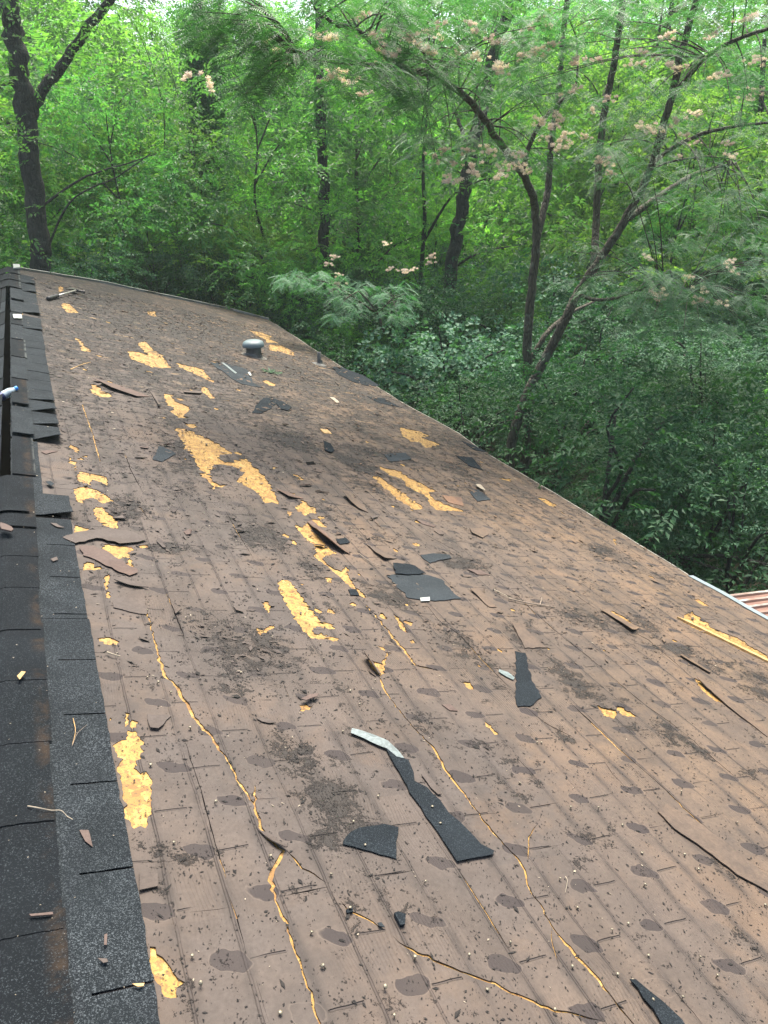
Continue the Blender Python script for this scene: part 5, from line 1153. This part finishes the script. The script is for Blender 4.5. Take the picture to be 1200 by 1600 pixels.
# mimosa: bipinnate fronds and pink blossoms
def frond_proto(r, n=12):
    V = []; L = 0.24
    for i in range(n):
        t = (i + 0.6) / n; bx = L * t; bz = -0.07 * t * t; ll = 0.046 * math.sin(math.pi * (0.16 + 0.74 * t)) + 0.005; w_ = 0.0062
        for sg in (-1, 1):
            dx, dy = 0.42, sg * 0.90
            V += [(bx, 0, bz), (bx + dx * ll * .5 + w_, dy * ll * .5, bz - .001), (bx + dx * ll, dy * ll, bz - .006), (bx + dx * ll * .5 - w_, dy * ll * .5, bz - .001)]
    V += [(0, .0015, 0), (L * .5, .0012, -.0175), (L, 0, -.07), (L * .5, -.0012, -.0175)]
    return np.array(V)
FR = frond_proto(0)
def fronds(cen, dirs, scale, r):
    n = len(cen); d = dirs / (np.linalg.norm(dirs, axis=1)[:, None] + 1e-9); up = np.array([0, 0, 1.0]) + r.normal(0, .25, (n, 3))
    sd_ = np.cross(up, d); sd_ /= np.linalg.norm(sd_, axis=1)[:, None] + 1e-9; up = np.cross(d, sd_); s = (scale * r.uniform(.7, 1.25, n))[:, None, None]
    V = cen[:, None, :] + s * (FR[None, :, 0:1] * d[:, None, :] + FR[None, :, 1:2] * sd_[:, None, :] + FR[None, :, 2:3] * up[:, None, :])
    V = V.reshape(-1, 3); return V, np.arange(len(V)).reshape(-1, 4)
def blossom_mesh(seed):
    r = np.random.default_rng(seed); q = []; 
    for k in range(7):
        c = r.normal(0, .04, 3) * (1, 1, .5); n = 60; q.append(np.array([(-.0015, 0, -.02), (.0015, 0, -.02), c + (.0012, 0, 0), c - (.0012, 0, 0)])); d = sph(n, r); d[:, 2] = d[:, 2] * .8 + .25; L = r.uniform(.016, .030, n)[:, None]; sd_ = np.cross(d, sph(n, r)); sd_ /= np.linalg.norm(sd_, axis=1)[:, None]
        w_ = .0024
        q.append(np.stack([c - sd_ * w_ * .4 + d * 0, c + d * L - sd_ * w_, c + d * L * 1.04, c + d * L + sd_ * w_], 1).reshape(-1, 3))
    V = np.concatenate(q); return np_mesh('blossom_cluster', V, np.arange(len(V)).reshape(-1, 4), L_PINK)
BL = [blossom_mesh(s) for s in range(4)]
def mimosa(name, label, limbs, zones, blossoms, seed, bark=M_BARKM, low=-1):
    r = np.random.default_rng(seed); P0 = limbs[0][0][0]; f_ = at(*P0); foot = np.array([f_[0], f_[1], ZG]); e = empty(name, tuple(foot)); tag(e, label, 'mimosa tree', GT); q = Q()
    paths = []
    for i, (pts, r0, r1) in enumerate(limbs):
        W = [at(*p) for p in pts]
        if i == 0 and low >= 0: W = [foot + (0, 0, -.3), (foot * .5 + W[0] * .5)] + W
        W = smooth_path(np.array(W), 6) - foot; W[1:-1] += r.normal(0, r0 * .08, (len(W) - 2, 3)); q.tube(W, np.linspace(r0, r1, len(W)), 12, 0, .03, seed + i); paths.append(W)
    allp = np.concatenate(paths); C_, D_ = [], []
    for (x0, y0, x1, y1, Y0, Y1, n) in zones:          # fronds held out on thin twigs in flat tiers
        for k in range(n):
            c = at(r.uniform(x0, x1), r.uniform(y0, y1), r.uniform(Y0, Y1)) - foot
            j = np.argmin(np.linalg.norm(allp - c, axis=1)); s = allp[j]; dd = c - s; L = np.linalg.norm(dd)
            if L > .3 and k % 3 == 0: q.tube(smooth_path([s, s + dd * .5 + (0, 0, .12 * min(1, L)), c], 3), np.linspace(.010, .003, 7), 5, 0, 0, 1)
            m_ = 8; az = math.atan2(dd[1], dd[0]) + r.normal(0, .5) 
            for t in range(m_):
                a = az + (t - 3.5) * .55 + r.normal(0, .2); C_.append(c + r.normal(0, .07, 3) * (1, 1, .5)); D_.append((math.cos(a), math.sin(a), r.uniform(-.5, .15)))
    V, F = fronds(np.array(C_), np.array(D_), 1.0, r); q.build('trunk', bark, e, True); link('crown', np_mesh('crown', V, F, L_FERN), e)
    for k, (x, y, Y) in enumerate(blossoms):
        o = link('blossom_cluster', BL[k % 4], e); c = at(x, y, Y) - foot; o.location = tuple(c); o.rotation_euler = (r.normal(0, .2), r.normal(0, .2), r.uniform(0, 6)); s = r.uniform(.85, 1.35); o.scale = (s, s, s)
    return e
rb = random.Random(4)
def spread(L, n, sx, sy, Y0, Y1): return [(x + rb.gauss(0, sx), y + rb.gauss(0, sy), rb.uniform(Y0, Y1)) for x, y in L for _ in range(n)]
mimosa('mimosa_tree', 'multi-stemmed mimosa at right with pink blossoms and a limb reaching to the right edge', [
  ([(800,690,9.2),(822,620,9.2),(860,545,9.1),(885,495,9.0),(905,455,9.0),(935,410,8.9),(975,345,8.8),(1005,290,8.7),(1030,220,8.6),(1050,150,8.5),(1065,80,8.4),(1088,0,8.3),(1105,-70,8.2)], .085, .038),
  ([(1050,150,8.5),(1075,120,8.3),(1110,85,8.0),(1150,62,7.8),(1215,40,7.5)], .035, .02),
  ([(1018,255,8.65),(1050,232,8.4),(1090,212,8.2),(1145,198,8.0),(1215,190,7.8)], .032, .015),
  ([(903,460,9.0),(930,468,8.7),(965,465,8.4),(1000,452,8.1),(1030,440,7.8),(1075,452,7.5)], .03, .010),
  ([(928,415,8.95),(932,340,9.2),(936,250,9.3),(945,170,9.3),(958,110,9.2),(966,50,9.1),(976,-20,9.0)], .055, .04),
  ([(975,345,8.8),(1040,300,9.0),(1090,270,9.2),(1150,255,9.4)], .05, .02),
  ([(1010,275,8.7),(1040,255,8.5),(1100,245,8.4),(1140,248,8.2)], .02, .008)],
  [(900,130,1200,300,6.8,9,90),(820,-20,1200,140,7.0,9,110),(980,400,1220,520,6.2,7.6,100),(1000,290,1200,400,7.5,9.5,70),(880,380,1000,460,7.6,9,20)],
  spread([(930,90),(985,90),(1000,95),(1030,210),(1060,110),(1110,60),(1170,150),(1150,230),(900,210),(870,220),(1085,200),(1010,205),(860,60),(905,120),(950,160),(1120,120),(1180,90),(1160,30),(1045,60)], 2, 12, 9, 7.2, 8.4) +
  spread([(1027,465),(1035,455),(1095,465),(1098,450),(1135,415),(1142,420),(1075,425),(1120,470),(1010,405)], 1, 4, 4, 6.3, 7.0) + spread([(960,270),(1070,235),(1100,190),(1140,160),(920,250)], 2, 12, 8, 8, 9), 31, low=0)
mimosa('mimosa_tree', 'forked mimosa whose long bare limb sweeps up to the upper left', [
  ([(828,620,10),(824,560,10),(826,500,10),(832,440,10),(838,380,10),(836,330,10),(826,290,9.8),(808,260,9.6),(780,222,9.3),(745,172,9.0),(710,138,8.7),(672,118,8.4),(635,108,8.2),(600,85,7.9),(560,50,7.6),(528,38,7.4),(495,20,7.2)], .088, .014),
  ([(838,375,10),(850,330,10.1),(858,280,10.2),(862,220,10.2),(872,150,10.2),(880,60,10.2),(890,-30,10.2)], .055, .04),
  ([(815,272,9.7),(828,225,9.6),(850,185,9.5),(880,155,9.4),(900,130,9.3),(902,60,9.2)], .04, .012),
  ([(690,125,8.5),(660,80,8.4),(625,40,8.3),(610,-20,8.2)], .02, .008), ([(660,114,8.35),(590,100,7.9),(540,100,7.6),(470,90,7.2)], .018, .006),
  ([(832,560,10),(855,520,10),(890,490,10.2),(930,470,10.5)], .05, .02)],
  [(380,-20,640,110,6.6,8.0,80),(370,60,580,160,6.6,8,42),(600,-20,860,120,7.2,9.2,95),(640,110,900,260,8,9.8,90),(580,100,700,170,7.2,8.4,26),(300,-30,420,60,6.4,7.4,34)],
  spread([(410,55),(490,60),(595,100),(625,85),(635,65),(610,60),(580,60),(700,80),(750,90),(790,60),(830,85),(800,250),(850,200),(870,210),(720,240),(710,290),(760,235),(790,270),(520,115),(540,145),(320,125),(650,70),(690,240),(440,90),(560,30),(680,60),(720,40),(770,110),(820,40),(820,270),(740,260)], 2, 11, 8, 7.2, 8.8), 32, low=0)
# low mimosa sapling beyond the eave, fronds in flat fans
mimosa('mimosa_sapling', 'low feathery mimosa sapling beyond the eave with pale fanned fronds', [([(600,520,13.2),(590,490,13.2),(575,470,13.0),(560,455,12.8)], .03, .01), ([(590,490,13.2),(520,445,13.4),(470,435,13.5)], .018, .006), ([(590,490,13.2),(610,470,12.9),(630,460,12.7)], .015, .006)],
  [(520,440,640,500,12.4,13.4,46),(430,425,540,455,13,14,28)], spread([(520,400),(610,430),(680,410),(640,425),(540,440),(600,380)], 2, 12, 6, 13, 14), 33)

# small trunks and saplings further in
for k, (pts, r0, lab) in enumerate([
   ([(562,380,22),(560,300,22),(556,230,22)], .05, 'thin dark sapling stem right of the short dark trunk'),
   ([(1182,420,15),(1186,300,15),(1190,150,15),(1195,60,15)], .10, 'dark trunk at the right photo edge behind the mimosa limb'),
   ([(270,300,21),(258,250,21),(256,180,20.5),(240,110,20),(212,40,19.5)], .018, 'long thin vine hanging left of the ivy-clad tree'),
   ([(305,250,21),(290,190,21),(270,120,20.5),(250,30,20)], .014, 'second thin hanging vine just left of the ivy-clad tree')]):
    f_ = at(*pts[0]); hang = 'vine' in lab; base = np.array([f_[0], f_[1], ZG]); W = [at(*p) for p in pts]; W = ([base + (0, 0, -.2)] if not hang else [base + (0, 0, .2)]) + W
    q = Q(); Wp = smooth_path(np.array(W), 6) - base; q.tube(Wp, np.linspace(r0, r0 * .5, len(Wp)), 8, 0, .05, k)
    e = empty('hanging_vine' if hang else 'sapling', tuple(base)); q.build('stem', M_BARKM if hang else M_BARKD, e, True); tag(e, lab, 'vine' if hang else 'sapling')
    n_ = 40 if hang else 160; rr_ = np.random.default_rng(k); i_ = rr_.integers(4, len(Wp), n_); d = sph(n_, rr_)
    V, F = sprays(Wp[i_] + d * rr_.uniform(.05, .3 if hang else .9, n_)[:, None], d, .3, 6, .07, .3, .5, rr_); link('leaves', np_mesh('leaves', V, F, L_BRIGHT if hang else L_MID), e)

# the rest of the woods, one mass: scattered with geometry nodes
def scatter(name, keys, pts, label):
    coll = bpy.data.collections.new(name + '_source')
    for i, k in enumerate(keys):
        p = PR[k]; V = np.concatenate([p['V'], p['tv']]); F = np.concatenate([p['F'], p['tf'] + len(p['V'])]); mi = np.r_[np.zeros(len(p['F'])), np.ones(len(p['tf']))]
        o = bpy.data.objects.new('%02d_source' % i, np_mesh('woods_source', V, F, list(p['m']), mi)); coll.objects.link(o)
    P = np.array([p[:3] for p in pts], np.float32); me = bpy.data.meshes.new(name); me.vertices.add(len(P)); me.vertices.foreach_set('co', P.ravel())
    for nm_, ty, key, d in (('rot', 'FLOAT_VECTOR', 'vector', np.array([(0, 0, p[3]) for p in pts], np.float32)), ('scl', 'FLOAT_VECTOR', 'vector', np.array([(p[4] * p[5], p[4] * p[5], p[4]) for p in pts], np.float32)), ('idx', 'INT', 'value', np.array([p[6] for p in pts], np.int32))):
        a = me.attributes.new(nm_, ty, 'POINT'); a.data.foreach_set(key, d.ravel())
    o = link(name, me); ng = bpy.data.node_groups.new(name, 'GeometryNodeTree')
    ng.interface.new_socket('Geometry', in_out='INPUT', socket_type='NodeSocketGeometry'); ng.interface.new_socket('Geometry', in_out='OUTPUT', socket_type='NodeSocketGeometry')
    N = ng.nodes; gi = N.new('NodeGroupInput'); go = N.new('NodeGroupOutput'); ci = N.new('GeometryNodeCollectionInfo'); ci.inputs['Collection'].default_value = coll; ci.inputs['Separate Children'].default_value = True; ci.inputs['Reset Children'].default_value = True
    ip = N.new('GeometryNodeInstanceOnPoints'); ip.inputs['Pick Instance'].default_value = True
    def at_(nm_, ty): n_ = N.new('GeometryNodeInputNamedAttribute'); n_.data_type = ty; n_.inputs[0].default_value = nm_; return n_.outputs[0]
    L = ng.links; L.new(gi.outputs[0], ip.inputs['Points']); L.new(ci.outputs[0], ip.inputs['Instance']); L.new(at_('idx', 'INT'), ip.inputs['Instance Index'])
    L.new(at_('rot', 'FLOAT_VECTOR'), ip.inputs['Rotation']); L.new(at_('scl', 'FLOAT_VECTOR'), ip.inputs['Scale']); L.new(ip.outputs[0], go.inputs[0])
    o.modifiers.new('scatter', 'NODES').node_group = ng; tag(o, label, kind='stuff'); return o
r = np.random.default_rng(12); pts = []
def polar(n, r0, r1, a0, a1, ks, hs, ws=(0.8, 1.2), mind=2.5, test=lambda x, y: True):
    out = []; t = 0
    while len(out) < n and t < n * 60:
        t += 1; rr_ = math.sqrt(r.uniform(r0 * r0, r1 * r1)); a = math.radians(r.uniform(a0, a1)); x, y = rr_ * math.sin(a), rr_ * math.cos(a)
        if not test(x, y) or any((x - p[0]) ** 2 + (y - p[1]) ** 2 < mind ** 2 for p in out): continue
        i = int(r.choice(len(ks), p=ks)); out.append((x, y, ZG, r.uniform(0, 6.28), hs[i] * r.uniform(.75, 1.2), r.uniform(*ws), i))
    return out
clear = lambda x, y: not (-7.5 < x < 8.0 and y < 19.5)
W1 = polar(140, 28, 90, -22, 72, [.5, .5], [.77, .77], ws=(1.0, 1.5), mind=3.6)
scatter('distant_woods', ['tall', 'tallb'], W1, 'tall woods filling the distance behind the house')
W2 = polar(120, 20, 50, -22, 75, [.5, .5], [1.0, 1.0], mind=2.6, test=clear)
scatter('understory_woods', ['mid', 'midb'], W2, 'dense understory trees of the woods')
W3 = polar(270, 7, 38, -25, 100, [.45, .07, .3, .18], [1.0, 1.0, 1.0, 1.0], mind=1.1, test=lambda x, y: not (-7.5 < x < (6.3 if y > 5.2 else 9) and y < 18.5))
scatter('undergrowth', ['shrub', 'shrubb', 'shrubu', 'maple'], W3, 'thick undergrowth on the forest floor')

# ------------------------------------------------------------------ humid air between the trees
m = bpy.data.materials.new('humid air'); m.use_nodes = True; nt = m.node_tree; nt.nodes.clear()
pvn = nt.nodes.new('ShaderNodeVolumePrincipled'); on = nt.nodes.new('ShaderNodeOutputMaterial'); nt.links.new(pvn.outputs[0], on.inputs['Volume'])
pvn.inputs['Color'].default_value = (0.82, 0.98, 0.92, 1); pvn.inputs['Density'].default_value = 0.0011; pvn.inputs['Anisotropy'].default_value = 0.2
q = Q(); q.box((-430, -430, ZG - 1.6), (430, 430, 27)); o = q.build('haze', m); tag(o, 'thin humid haze hanging between the trees', 'haze', kind='stuff')
cy.volume_bounces = 0
